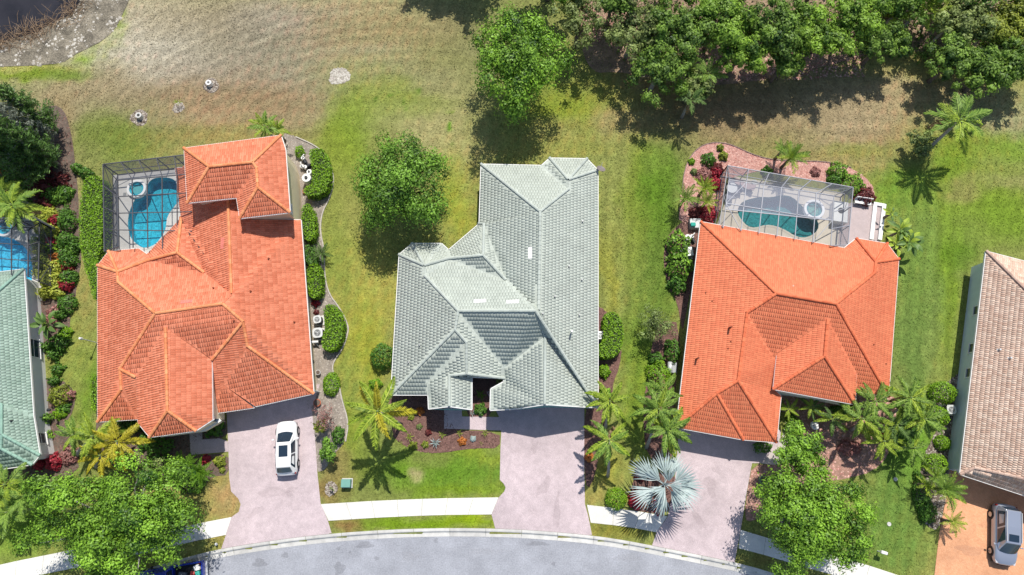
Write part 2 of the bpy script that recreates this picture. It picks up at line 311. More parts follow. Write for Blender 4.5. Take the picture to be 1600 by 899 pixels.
def lawn(x, y):
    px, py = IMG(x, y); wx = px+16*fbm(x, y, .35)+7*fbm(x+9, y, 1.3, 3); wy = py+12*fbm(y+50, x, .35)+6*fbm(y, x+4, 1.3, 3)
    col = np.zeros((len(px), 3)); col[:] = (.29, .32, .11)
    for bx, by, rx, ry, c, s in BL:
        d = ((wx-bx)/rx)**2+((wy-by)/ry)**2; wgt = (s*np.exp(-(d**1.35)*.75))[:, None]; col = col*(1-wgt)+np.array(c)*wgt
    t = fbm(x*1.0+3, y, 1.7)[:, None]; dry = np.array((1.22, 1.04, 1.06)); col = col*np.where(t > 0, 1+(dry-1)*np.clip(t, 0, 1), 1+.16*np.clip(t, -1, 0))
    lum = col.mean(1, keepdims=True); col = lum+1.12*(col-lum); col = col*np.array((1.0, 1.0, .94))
    def streak(cx, cy, amp, P0, P1):   # mower lines round a far centre (pixels)
        c = g3(cx, cy); d = np.hypot(x-c.x, y-c.y); th = np.arctan2(y-c.y, x-c.x); a = fbm(d*1.0, th*3.0, 1.6, 4); wgt = np.clip(1-(((px-P0[0])/P1[0])**2+((py-P0[1])/P1[1])**2), 0, 1); return 1+(amp*np.clip(a, -1.2, 1.2)*wgt)[:, None]
    col = col*streak(620, 640, .24, (380, 60), (480, 260))*streak(1200, -900, .12, (1450, 250), (260, 160))
    stripe = np.sin(2*math.pi*(px+.05*py)/21+.8*fbm(x, y, .2, 2)); wg = np.clip(1-((px-1000)/110)**8, 0, 1)*(py > 200)+np.clip(1-((px-1450)/90)**8, 0, 1)*(py > 250)+.5*np.clip(1-((px-550)/60)**8, 0, 1)*(py > 380)
    col = col*(1+(.09*stripe*np.clip(wg, 0, 1))[:, None])
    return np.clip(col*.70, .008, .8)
# grid of the land around the frame, then a coarse sheet to the horizon
gs = .30; X0, X1, Y0, Y1 = -60, 60, -32, 66
xs = np.arange(X0, X1+gs, gs); ys = np.arange(Y0, Y1+gs, gs); XX, YY = np.meshgrid(xs, ys); xf, yf = XX.ravel(), YY.ravel()
zf = .012*fbm(xf, yf, .8)
kx = np.array([p.x for p in KW]); ky = np.array([p.y for p in KW]); yk = np.interp(xf, kx, ky); zf = np.where(yf < yk-.35, -.35, zf)
zf = np.where(pip(xf, yf, offset_poly(PONDW, -.5)), -.6, zf); zf = np.where(pip(xf, yf, PONDW), -1.4, zf)
for PW, sc, sr in zip(POOLSW, (SPA1C, SPA2C, SPA3C), (SPA1R, SPA2R, SPA3R)):
    zf = np.where(pip(xf, yf, offset_poly(PW, -.42)), -1.9, zf)
    sx, sy = G(*sc); zf = np.where((xf-sx)**2+(yf-sy)**2 < (sr/PPM(sc[1])+.1)**2, -1.9, zf)
nx, ny = len(xs), len(ys); idx = np.arange(nx*ny).reshape(ny, nx)
F = np.stack([idx[:-1, :-1], idx[:-1, 1:], idx[1:, 1:], idx[1:, :-1]], 2).reshape(-1, 4)
def lawn_mat(name, bumpy=True):
    m = bpy.data.materials.new(name); m.use_nodes = True; n = m.node_tree.nodes; l = m.node_tree.links; b = n['Principled BSDF']; b.inputs['Roughness'].default_value = .95; b.inputs['Specular IOR Level'].default_value = .1
    a = n.new('ShaderNodeAttribute'); a.attribute_name = 'col'; col = a.outputs['Color']; tc = n.new('ShaderNodeTexCoord')
    if bumpy:
        for sc, lo, hi, w in ((1.0, .78, 1.24, 0), (4.2, .70, 1.32, 0), (11, .74, 1.30, 0)):
            t = n.new('ShaderNodeTexNoise'); t.inputs['Scale'].default_value = sc; t.inputs['Detail'].default_value = 6; t.inputs['Roughness'].default_value = .7; l.new(tc.outputs['Object'], t.inputs['Vector'])
            r = n.new('ShaderNodeMapRange'); r.inputs[1].default_value = .3; r.inputs[2].default_value = .7; r.inputs[3].default_value = lo; r.inputs[4].default_value = hi; l.new(t.outputs[0], r.inputs[0])
            v = n.new('ShaderNodeVectorMath'); v.operation = 'SCALE'; l.new(col, v.inputs[0]); l.new(r.outputs[0], v.inputs['Scale']); col = v.outputs[0]
        t = n.new('ShaderNodeTexNoise'); t.inputs['Scale'].default_value = 13; t.inputs['Detail'].default_value = 5; l.new(tc.outputs['Object'], t.inputs['Vector'])
        bp = n.new('ShaderNodeBump'); bp.inputs[0].default_value = .55; bp.inputs[1].default_value = .04; l.new(t.outputs[0], bp.inputs['Height']); l.new(bp.outputs[0], b.inputs['Normal'])
    l.new(col, b.inputs['Base Color']); return m
M['lawn'] = lawn_mat('lawn_grass'); M['blades'] = lawn_mat('grass_blades', False)
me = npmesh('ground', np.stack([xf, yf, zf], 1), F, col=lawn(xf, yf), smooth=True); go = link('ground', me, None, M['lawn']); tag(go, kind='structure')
far = mat('far_grass', (.12, .16, .05), noise=(.02, .7, 1.2), noise2=(.3, .8, 1.2))
V = [(-1500,-1500,-.4),(1500,-1500,-.4),(1500,1500,-.4),(-1500,1500,-.4),(X0+1,Y0+1,-.4),(X1-1,Y0+1,-.4),(X1-1,Y1-1,-.4),(X0+1,Y1-1,-.4)]
mk('far_ground', V, [(0,1,5,4),(1,2,6,5),(2,3,7,6),(3,0,4,7)], far, kind='structure')
def extrude_path(offs, name, m, s0=0, s1=None):
    pass
# road and kerb
def path_off(P, d):
    out = []
    for i, p in enumerate(P):
        t = (P[min(i+1, len(P)-1)]-P[max(i-1, 0)]); n = Vector((t.y, -t.x, 0)).normalized(); out.append(p+n*d)   # d>0 towards the road
    return out
road_in = path_off(KW, .5)
rp = [(p.x, p.y) for p in road_in]+[(300, road_in[-1].y), (300, -140), (-300, -140), (-300, road_in[0].y)]
asph = mat('asphalt', (.33, .34, .37), noise=(.45, .80, 1.14), noise2=(9, .78, 1.22), bump=(60, .5, .01))
sheet('road', rp, -.11, asph, world=True, kind='structure')
kr = thing('kerb', None, None); kr['kind'] = 'structure'
prof = [(-.02, -.05), (0, .055), (.17, .06), (.24, .035), (.33, -.085), (.40, -.1), (.66, -.098), (.66, -.2)]
# resample the kerb line at 3 m
cum = [0]
for a, b in zip(KW, KW[1:]): cum.append(cum[-1]+(b-a).length)
def at(s):
    for i in range(len(cum)-1):
        if cum[i+1] >= s: t = (s-cum[i])/(cum[i+1]-cum[i]); return KW[i].lerp(KW[i+1], t)
    return KW[-1]
s = 0.0
while s < cum[-1]-3:
    if -48 < at(s).x < 50:
        mb = MB(); pts = [at(s+.012+k*(2.976)/4) for k in range(5)]; rows = [path_off([at(s+.012+k*2.976/4-.05), pts[k], at(s+.012+k*2.976/4+.05)], o) [1] for k in range(5) for o, z in prof]
        vs_ = [(rows[k*8+j].x, rows[k*8+j].y, prof[j][1]) for k in range(5) for j in range(8)]
        fs_ = [(k*8+j, k*8+j+1, (k+1)*8+j+1, (k+1)*8+j) for k in range(4) for j in range(7)]
        mb.add(vs_, fs_, random.random()); mb.build('kerb_stone', M['kerb'], kr)
    s += 3.0
# sidewalk slabs
def strip(name, top, bot, z, size, m, parent=None, kind='structure'):
    T = [Vector(p) for p in wp(top, z)]; B = [Vector(p) for p in wp(bot, z)]; par = thing(name, None, None); par['kind'] = kind
    def rs(P, n):
        c = [0]
        for a, b in zip(P, P[1:]): c.append(c[-1]+(b-a).length)
        out = []
        for k in range(n+1):
            q = c[-1]*k/n; i = max(j for j in range(len(c)-1) if c[j] <= q+1e-9); out.append(P[i].lerp(P[i+1], (q-c[i])/(c[i+1]-c[i])))
        return out
    ln = sum((b-a).length for a, b in zip(T, T[1:])); n = max(1, round(ln/size)); T, B = rs(T, n), rs(B, n)
    for i in range(n):
        g = .012/size; q = [T[i].lerp(T[i+1], g), T[i].lerp(T[i+1], 1-g), B[i].lerp(B[i+1], 1-g), B[i].lerp(B[i+1], g)]
        zz = random.uniform(-.004, .004); MB().prism([(p.x, p.y) for p in q], -.05, z+zz, random.random()).build('sidewalk_slab', m, par)
    return par
SW = 2.2
strip('sidewalk', [(501,788),(590,782.5),(680,779),(779,777.5)], [(513,814),(590,809),(680,805),(768,804)], .03, SW, M['concrete'])
strip('sidewalk', [(917,789),(985,797),(1043,807)], [(923,817),(980,823),(1026,832)], .03, SW, M['concrete'])
strip('sidewalk', [(1157,828),(1200,841),(1260,858),(1320,873),(1375,889),(1440,912)], [(1154,857),(1197,868),(1255,886),(1315,902),(1370,918),(1430,940)], .03, SW, M['concrete'])
strip('sidewalk', [(-60,898),(0,882),(60,870),(110,860),(200,843),(295,821),(362,808)], [(-60,930),(0,911),(60,899),(110,889),(205,869),(302,846),(353,836)], .03, SW, M['concrete'])
# driveways
def paver(name, c1, c2, c3, scale=4.2):
    m = bpy.data.materials.new(name); m.use_nodes = True; n = m.node_tree.nodes; l = m.node_tree.links; b = n['Principled BSDF']; b.inputs['Roughness'].default_value = .85; b.inputs['Specular IOR Level'].default_value = .2
    tc = n.new('ShaderNodeTexCoord'); br = n.new('ShaderNodeTexBrick'); br.inputs['Scale'].default_value = scale; br.inputs['Color1'].default_value = L(c1); br.inputs['Color2'].default_value = L(c2); br.inputs['Mortar'].default_value = L(c3); br.inputs['Mortar Size'].default_value = .018
    mp = n.new('ShaderNodeMapping'); mp.inputs['Rotation'].default_value = (0, 0, .78); l.new(tc.outputs['Object'], mp.inputs[0]); l.new(mp.outputs[0], br.inputs['Vector']); col = br.outputs[0]
    for sc, lo, hi in ((.22, .84, 1.10), (1.6, .90, 1.08), (7, .95, 1.05)):
        t = n.new('ShaderNodeTexNoise'); t.inputs['Scale'].default_value = sc; t.inputs['Detail'].default_value = 5; l.new(tc.outputs['Object'], t.inputs['Vector'])
        r = n.new('ShaderNodeMapRange'); r.inputs[1].default_value = .3; r.inputs[2].default_value = .7; r.inputs[3].default_value = lo; r.inputs[4].default_value = hi; l.new(t.outputs[0], r.inputs[0])
        v = n.new('ShaderNodeVectorMath'); v.operation = 'SCALE'; l.new(col, v.inputs[0]); l.new(r.outputs[0], v.inputs['Scale']); col = v.outputs[0]
    l.new(col, b.inputs['Base Color']); bp = n.new('ShaderNodeBump'); bp.inputs[0].default_value = .4; bp.inputs[1].default_value = .006; l.new(br.outputs['Fac'], bp.inputs['Height']); bp.invert = True; l.new(bp.outputs[0], b.inputs['Normal']); return m
M['pink_paver'] = paver('pinkish_pavers', (.53, .435, .445), (.60, .50, .505), (.38, .31, .32))
M['orange_paver'] = paver('orange_pavers', (.66, .32, .17), (.74, .40, .23), (.52, .25, .13))
def kpt(px, d=-.02):
    i = min(range(len(KW)), key=lambda k: abs(IMG(KW[k].x, KW[k].y)[0]-px)); q = path_off(KW, d)[i]; a = IMG(q.x, q.y); return (float(a[0]), float(a[1]))
def kspan(a, b): 
    n = 7; return [kpt(a+(b-a)*k/n) for k in range(n+1)]
DR1 = [(343,628),(500,600),(487,640),(492,682),(496,740),(501,787),(512,813),(518,833)]+kspan(515,350)+[(353,836),(362,808),(373,800),(376,788),(372,779),(361,768),(358,745),(357,706),(354,640)]
DR2 = [(760,612),(784,612),(914,612),(913,637),(913,740),(914,788),(919,806),(925,836)]+kspan(923,765)+[(768,804),(779,778),(788,768),(790,762),(787,756),(781,750),(782,700),(784,660)]
DR3 = [(1062,650),(1220,672),(1219,692),(1190,724),(1175,724),(1165,780),(1160,812),(1157,830),(1151,862),(1148,878)]+kspan(1146,1022)+[(1026,832),(1043,808),(1052,770),(1058,715)]
DR4 = [(1485,715),(1700,770),(1720,1050),(1585,965),(1440,985),(1460,899),(1468,832),(1478,780)]
for P, mm in ((DR1, 'pink_paver'), (DR2, 'pink_paver'), (DR3, 'pink_paver'), (DR4, 'orange_paver')): sheet('driveway', P, .034, M[mm], kind='structure')
sheet('path', [(296,677),(316,669),(316,687),(343,685),(356,690),(357,706),(298,711)], .04, M['pink_paver'], kind='structure')
sheet('path', [(694,610),(720,610),(722,651),(784,652),(784,673),(694,670)], .04, M['pink_paver'], kind='structure')
sheet('path', [(1189,724.5),(1219,692),(1228,660),(1240,655),(1232,690),(1224,720),(1212,727)], .038, mat('pale_path_concrete', (.52, .46, .42), noise=(2, .9, 1.06)), kind='structure')
sheet('path', [(1318,320),(1352,312),(1382,322),(1379,350),(1374,377),(1368,400),(1300,400)], .03, mat('pink_patio', (.46, .38, .37), noise=(1.5, .9, 1.08), noise2=(14, .9, 1.08)), kind='structure')
# stains, patches and tyre marks
def stain(px, py, rx, ry, m, z, rot=0, seed=0):
    c = g3(px, py); r = random.Random(seed); ph = [r.uniform(0, 6) for _ in range(3)]; P = []
    for k in range(26):
        a = k*2*math.pi/26; q = 1+.18*math.sin(3*a+ph[0])+.12*math.sin(5*a+ph[1]); x_, y_ = rx/18*q*math.cos(a), ry/18*q*math.sin(a); P.append((c.x+x_*math.cos(rot)-y_*math.sin(rot), c.y+x_*math.sin(rot)+y_*math.cos(rot)))
    sheet('stain', P, z, m, world=True, kind='structure')
st_d = mat('oil_stain', (.16, .155, .16), alpha=.16, noise=(6, .6, 1.2)); st_l = mat('pale_patch', (.5, .5, .52), alpha=.18, noise=(5, .8, 1.1)); st_p = mat('driveway_stain', (.22, .17, .17), alpha=.09, noise=(5, .6, 1.2))
for i, (px, py, rx, ry, m_) in enumerate(((681,845,3,3.5,st_d),(588,873,4,3,st_d),(528,858,3,2,st_d),(546,863,2,2,st_d),(641,870,14,6,st_l),(445,868,5,4,st_d),(865,882,3,3,st_d),(760,862,26,4,st_l),(530,889,8,9,st_d),(570,852,12,5,st_d),(980,872,20,5,st_l),(405,880,10,6,st_d),(840,850,16,3,st_d))): stain(px, py, rx, ry, m_, -.103+i*.0006, seed=i)
for i, (px, py, rx, ry) in enumerate(((430,770,26,7),(455,765,9,4),(400,800,14,5),(850,760,16,7),(835,700,9,5),(870,800,24,5),(1110,760,16,8),(1090,810,20,5),(448,725,6,4),(1120,735,8,5),(1515,860,20,7),(1540,820,9,6))): stain(px, py, rx, ry, st_p, .0365+i*.0004, .3*i, seed=40+i)
# beds
mulch = mat('brown_mulch', (.16, .085, .07), noise=(2.2, .75, 1.3), noise2=(26, .6, 1.5), bump=(30, .8, .05))
mulch_d = mat('dark_mulch', (.12, .09, .07), noise=(2.2, .7, 1.4), noise2=(26, .6, 1.6), bump=(30, .8, .05))
gravel = mat('taupe_gravel', (.28, .24, .20), noise=(1.6, .75, 1.25), noise2=(22, .65, 1.45), bump=(30, .8, .05))
pinkg = mat('pink_gravel_bed', (.42, .23, .19), noise=(2, .85, 1.15), noise2=(22, .7, 1.4), bump=(30, .8, .05))
redg = mat('reddish_brown_bed', (.34, .20, .15), noise=(1.3, .7, 1.3), noise2=(22, .65, 1.4), bump=(30, .8, .05))
bank = mat('muddy_bank', (.20, .175, .13), noise=(.7, .45, 1.7), noise2=(7, .55, 1.55), bump=(12, .9, .15))
B1 = [(604,590),(640,600),(700,620),(700,672),(781,674),(781,701),(745,700.5),(722,703),(690,708),(668,708),(645,703),(626,693),(612,680)]
B1b = [(735,560),(775,560),(775,655),(720,652)]
B2 = [(925,478),(938,480),(948,488),(962,500),(972,540),(968,575),(957,600),(958,625),(950,650),(938,690),(930,745),(918,766),(913,740),(913,637),(928,637)]
B3 = [(440,207),(462,214),(492,227),(510,243),(521,270),(521,292),(514,312),(503,333),(500,360),(507,392),(507,430),(514,460),(530,480),(543,505),(545,518),(536,545),(521,565),(519,580),(530,600),(534,625),(545,660),(540,690),(520,712),(508,735),(494,738),(491,690),(480,640),(460,340),(440,235)]
B4 = [(-40,215),(60,175),(84,163),(100,172),(108,195),(114,225),(118,262),(122,300),(124,360),(128,410),(120,440),(118,470),(108,500),(112,530),(92,558),(70,560),(55,430),(30,300),(-40,290)]
B4b = [(60,590),(95,592),(118,612),(116,640),(100,665),(118,700),(125,740),(60,760),(-30,770),(-30,700),(60,700)]
B5 = [(1066,295),(1069,268),(1078,245),(1092,230),(1110,223),(1130,223),(1150,229),(1172,240),(1200,249),(1240,252),(1290,252),(1330,262),(1362,285),(1368,312),(1334,318),(1330,292),(1137,259),(1124,345),(1098,347),(1060,350),(1062,320)]
B5b = [(1078,340),(1100,346),(1070,500),(1066,520),(1058,470),(1044,450),(1036,410),(1040,375),(1055,355)]
B5c = [(1030,500),(1066,505),(1052,640),(1060,680),(1050,720),(1010,720),(1004,640),(1012,590),(1018,540)]
B6 = [(1176,725),(1213,728),(1228,716),(1236,660),(1215,600),(1310,620),(1396,612),(1402,650),(1396,690),(1380,725),(1345,745),(1240,760),(1200,800),(1175,816),(1163,812),(1168,765)]
B7 = [(1520,592),(1515,640),(1487,742),(1478,778),(1468,830),(1446,822),(1432,790),(1430,765),(1440,735),(1443,712),(1462,675),(1474,655),(1458,645),(1450,622),(1462,604),(1490,592),(1520,560)]
B8 = [(150,640),(230,650),(320,640),(352,645),(356,688),(298,690),(298,714),(357,707),(359,742),(330,745),(315,765),(290,775),(240,740),(185,730),(150,720)]
B9 = [(986,758),(1000,735),(1060,742),(1058,768),(1042,806),(1000,799),(985,796)]
B10 = [(1075,345),(1100,348),(1098,362),(1078,360)]
BEDS = [(B1,mulch,.02,'chip_brown',2600),(B1b,mulch,.021,'chip_brown',500),(B2,mulch,.02,'chip_brown',1500),(B3,gravel,.02,'chip_grey',3000),(B4,mulch_d,.02,'chip_brown',3500),(B4b,mulch_d,.02,'chip_brown',1500),
 (B5,pinkg,.02,'rock_pink',6000),(B5b,mulch,.024,'chip_brown',900),(B5c,mulch,.02,'chip_brown',1500),(B6,redg,.02,'rock_pink',2600),(B7,mulch_d,.02,'chip_grey',1800),(B8,mulch_d,.018,'chip_brown',2200),(B9,mulch,.02,'chip_brown',900)]
for i, (P, mm, z, ch, n) in enumerate(BEDS):
    sheet('planting_bed', P, z, mm, smooth=1, kind='structure'); W = wp(smooth_poly(P, 1)); xy = scatter(W, n)
    V, F, v = blobs(xy, z, RG.uniform(.03, .09 if ch != 'rock_pink' else .11, n)); tag(link('mulch' if 'chip_b' in ch else 'gravel', npmesh('chips', V, F, v), None, M[ch]), 'loose chips strewn over a planting bed' if 'chip' in ch else 'pink lava rock strewn over a bed', 'mulch' if 'chip_b' in ch else 'gravel', kind='stuff')
def edging(P, wd, h, m, label):
    W = [Vector(p) for p in wp(smooth_poly(P, 2, closed=False), h/2)]; mb = MB()
    for a, b in zip(W, W[1:]): mb.bar(a, b, wd, h)
    return mb.build('bed_edging', m, None, label=label, cat='edging')
edging(B3[1:22], .10, .12, mat('edging_stone', (.46, .42, .36), noise=(4, .8, 1.2)), 'thin pale stone edging curling along the gravel strip beside the yellow house')
edging(B5[:12], .07, .10, mat('dark_edging', (.24, .17, .15)), 'thin dark edging round the pink rock bed')
# tree rings in the lawn
def disc(name, px, py, r, m, z=.02, nz=.12, **t):
    c = g3(px, py); R = r/PPM(py); P = [(c.x+R*(1+nz*math.sin(3*a+px))*math.cos(a), c.y+R*(1+nz*math.cos(2*a+py))*math.sin(a)) for a in [k*2*math.pi/22 for k in range(22)]]
    return sheet(name, P, z, m, world=True, **t), P
_, ringP = disc('planting_bed', 530, 119, 15.5, mat('grey_stump_ring', (.36, .31, .28), noise=(3, .6, 1.5), noise2=(20, .6, 1.5), bump=(14, .9, .1)), kind='structure')
V, F, v = blobs(scatter(ringP, 420), .02, RG.uniform(.05, .16, 420)); tag(link('gravel', npmesh('chips', V, F, v), None, M['rock_pale']), 'round patch of pale rubble left in the dry lawn', 'rubble', kind='stuff')
for px, py, r in ((218,184,13.5),(279,168,9),(330,134,12),(517,764,10),(1228,815,10)):
    _, rP = disc('planting_bed', px, py, r, mulch_d, kind='structure'); V, F, v = blobs(scatter(rP, 160), .02, RG.uniform(.04, .10, 160)); tag(link('mulch', npmesh('chips', V, F, v), None, M['chip_grey']), 'loose chips in a small round bed', 'mulch', kind='stuff')
# pond, its muddy bank, stones and reeds
BANK = [(-260,120),(-100,112),(0,104),(48,103),(98,99),(112,88),(140,74),(160,64),(178,48),(188,30),(200,4),(215,-30),(250,-220),(165,-220),(140,-60),(128,-5),(118,16),(98,30),(70,42),(58,52),(30,58),(0,66),(-90,84),(-260,110)]
sheet('bank', BANK, .03, bank, smooth=1, kind='structure')
wm = mat('pond_water', (.022, .020, .022), rough=.06, spec=.5, noise=(.25, .6, 1.8), bump=(.9, .15, .1))
sheet('water', [(p[0], p[1]) for p in offset_poly(PONDW, -1.2)], -.25, wm, world=True, kind='structure')
bw = wp(smooth_poly(BANK, 1)); xy = scatter(bw, 3000); xy = xy[fbm(xy[:, 0], xy[:, 1], .9) > .05]; nn = len(xy); V, F, v = blobs(xy, .0, RG.uniform(.05, .24, nn)*RG.uniform(.5, 1.2, nn), flat=.6); tag(link('rocks', npmesh('bank_rocks', V, F, v), None, M['rock_pale']), 'pale stones scattered along the muddy pond bank', 'rocks', kind='stuff')
rb = MB(); edge = [(-20,72),(0,66),(20,60),(40,55),(58,50),(75,38),(98,28),(118,14),(128,-5)]
for i in range(420):
    k = random.random()*(len(edge)-1); j = int(k); t = k-j; px = edge[j][0]*(1-t)+edge[j+1][0]*t+random.gauss(2, 9); py = edge[j][1]*(1-t)+edge[j+1][1]*t+random.gauss(-1, 8)
    p = g3(px, py, .02); a = random.uniform(0, 6.28); ln = random.uniform(.4, 1.9); d = Vector((math.cos(a), math.sin(a), random.uniform(.02, .5)))*ln; m_ = p+d*.5+Vector((0, 0, .1)); rb.tube([p, m_, p+d+Vector((random.uniform(-.2, .2), random.uniform(-.2, .2), -.1))], [.022, .018, .006], 3, random.random(), cap=False)
rb.build('reeds', M['reed'], None, label='brown dead reeds and roots tangled at the pond edge', cat='reeds', kind='stuff')
# grass blades over the lawn, coloured like the ground below them
n = 330000; x = RG.uniform(-50, 50, n); y = RG.uniform(-17, 46, n); ok = (zf.reshape(ny, nx)[np.clip(((y-Y0)/gs).astype(int), 0, ny-1), np.clip(((x-X0)/gs).astype(int), 0, nx-1)] > -.1) & (y > np.interp(x, kx, ky)+.1)
pxs, pys = IMG(x, y); ok &= (pxs > -20) & (pxs < 1620) & (pys > -20) & (pys < 920)
NOGRASS = [DR1, DR2, DR3, DR4, BANK, [(501,788),(590,782.5),(680,779),(779,777.5),(768,804),(680,805),(590,809),(513,814)], [(917,789),(985,797),(1043,807),(1026,832),(980,823),(923,817)], [(1157,828),(1260,858),(1375,889),(1440,912),(1430,940),(1315,902),(1197,868),(1154,857)], [(-60,898),(60,870),(200,843),(362,808),(353,836),(302,846),(205,869),(60,899),(-60,930)],
 [(274,262),(160,257),(163,393),(200,430),(340,400)], [(1137,259),(1333,293),(1382,322),(1379,380),(1300,420),(1120,350)], [(-40,330),(50,335),(60,440),(-40,440)]]+[b[0] for b in BEDS]
for P in NOGRASS: ok &= ~pip(pxs, pys, P)
x, y = x[ok], y[ok]; n = len(x); a = RG.uniform(0, 6.28, n); s_ = RG.uniform(.04, .11, n); hgt = RG.uniform(.02, .07, n); dx, dy = np.cos(a)*s_, np.sin(a)*s_
lean = RG.normal(0, .05, (n, 2)); V = np.stack([np.stack([x-dx, y-dy, np.full(n, .0)], 1), np.stack([x+dx, y+dy, np.full(n, .0)], 1), np.stack([x+lean[:, 0], y+lean[:, 1], hgt], 1)], 1).reshape(-1, 3)
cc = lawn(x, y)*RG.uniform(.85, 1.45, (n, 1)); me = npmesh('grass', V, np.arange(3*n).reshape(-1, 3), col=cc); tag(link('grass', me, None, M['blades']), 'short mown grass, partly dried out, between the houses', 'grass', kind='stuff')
# ---------------------------------------------------------------- houses
def tile_mat(name, c1, c2, n2=(.5, .88, 1.1)): return mat(name, c1, c2, rough=.75, spec=.25, noise=n2, noise2=(9, .9, 1.1))
M['tile_L'] = tile_mat('orange_roof_tile', (.56, .165, .085), (.72, .255, .145), (.35, .94, 1.05)); M['cap_L'] = tile_mat('orange_ridge_tile', (.66, .22, .09), (.78, .33, .15))
M['tile_R'] = tile_mat('bright_orange_roof_tile', (.64, .175, .085), (.73, .225, .11), (.3, .92, 1.06)); M['cap_R'] = tile_mat('bright_orange_ridge_tile', (.60, .14, .06), (.72, .20, .09))
M['tile_C'] = tile_mat('sage_green_roof_tile', (.435, .475, .415), (.48, .52, .455), (.9, .90, 1.07)); M['cap_C'] = tile_mat('sage_green_ridge_tile', (.41, .45, .40), (.47, .51, .455))
M['tile_Q'] = tile_mat('mint_green_roof_tile', (.25, .35, .28), (.34, .45, .37), (.5, .9, 1.08)); M['cap_Q'] = tile_mat('mint_green_ridge_tile', (.22, .37, .29), (.28, .44, .35))
M['tile_T'] = tile_mat('tan_pink_roof_tile', (.58, .39, .29), (.78, .60, .47), (.30, .90, 1.06)); M['cap_T'] = tile_mat('tan_ridge_tile', (.42, .28, .22), (.58, .42, .33))
M['tile_dark'] = mat('roof_underlay', (.10, .07, .06)); M['tile_darkg'] = mat('green_roof_underlay', (.085, .115, .10))

PREF = {'LeftOrange': dict(y=12, ad=12, af=12, q=12), 'Centre': dict(v=14, ac=15, al=15, x=16, ad=16), 'RightOrange': dict(u=9, x=9, y=9, w2=9), 'RightTan': {}}
def solve_roof(V, FC, s, pref={}):
    P = {k: list(v) for k, v in V.items()}; free = [k for k in P if len(P[k]) == 2]
    for k in free: P[k].append(4.2)
    def pt(q): return P[q] if isinstance(q, str) else q
    for it in range(80):
        for k in free:
            zs = []
            for fi, (vs_, (a, b), *_) in enumerate(FC):
                if k in vs_ and (k not in pref or pref[k] == fi):
                    A, B = g3(*pt(a)), g3(*pt(b)); p = g3(*P[k]); d = Vector((B.x-A.x, B.y-A.y)).normalized(); n = Vector((-d.y, d.x)); zs.append(A.z+s*abs(n.dot(Vector((p.x-A.x, p.y-A.y)))))
            if zs: P[k][2] += .5*(sum(zs)/len(zs)-P[k][2])
    return {k: g3(*P[k]) for k in P}, P

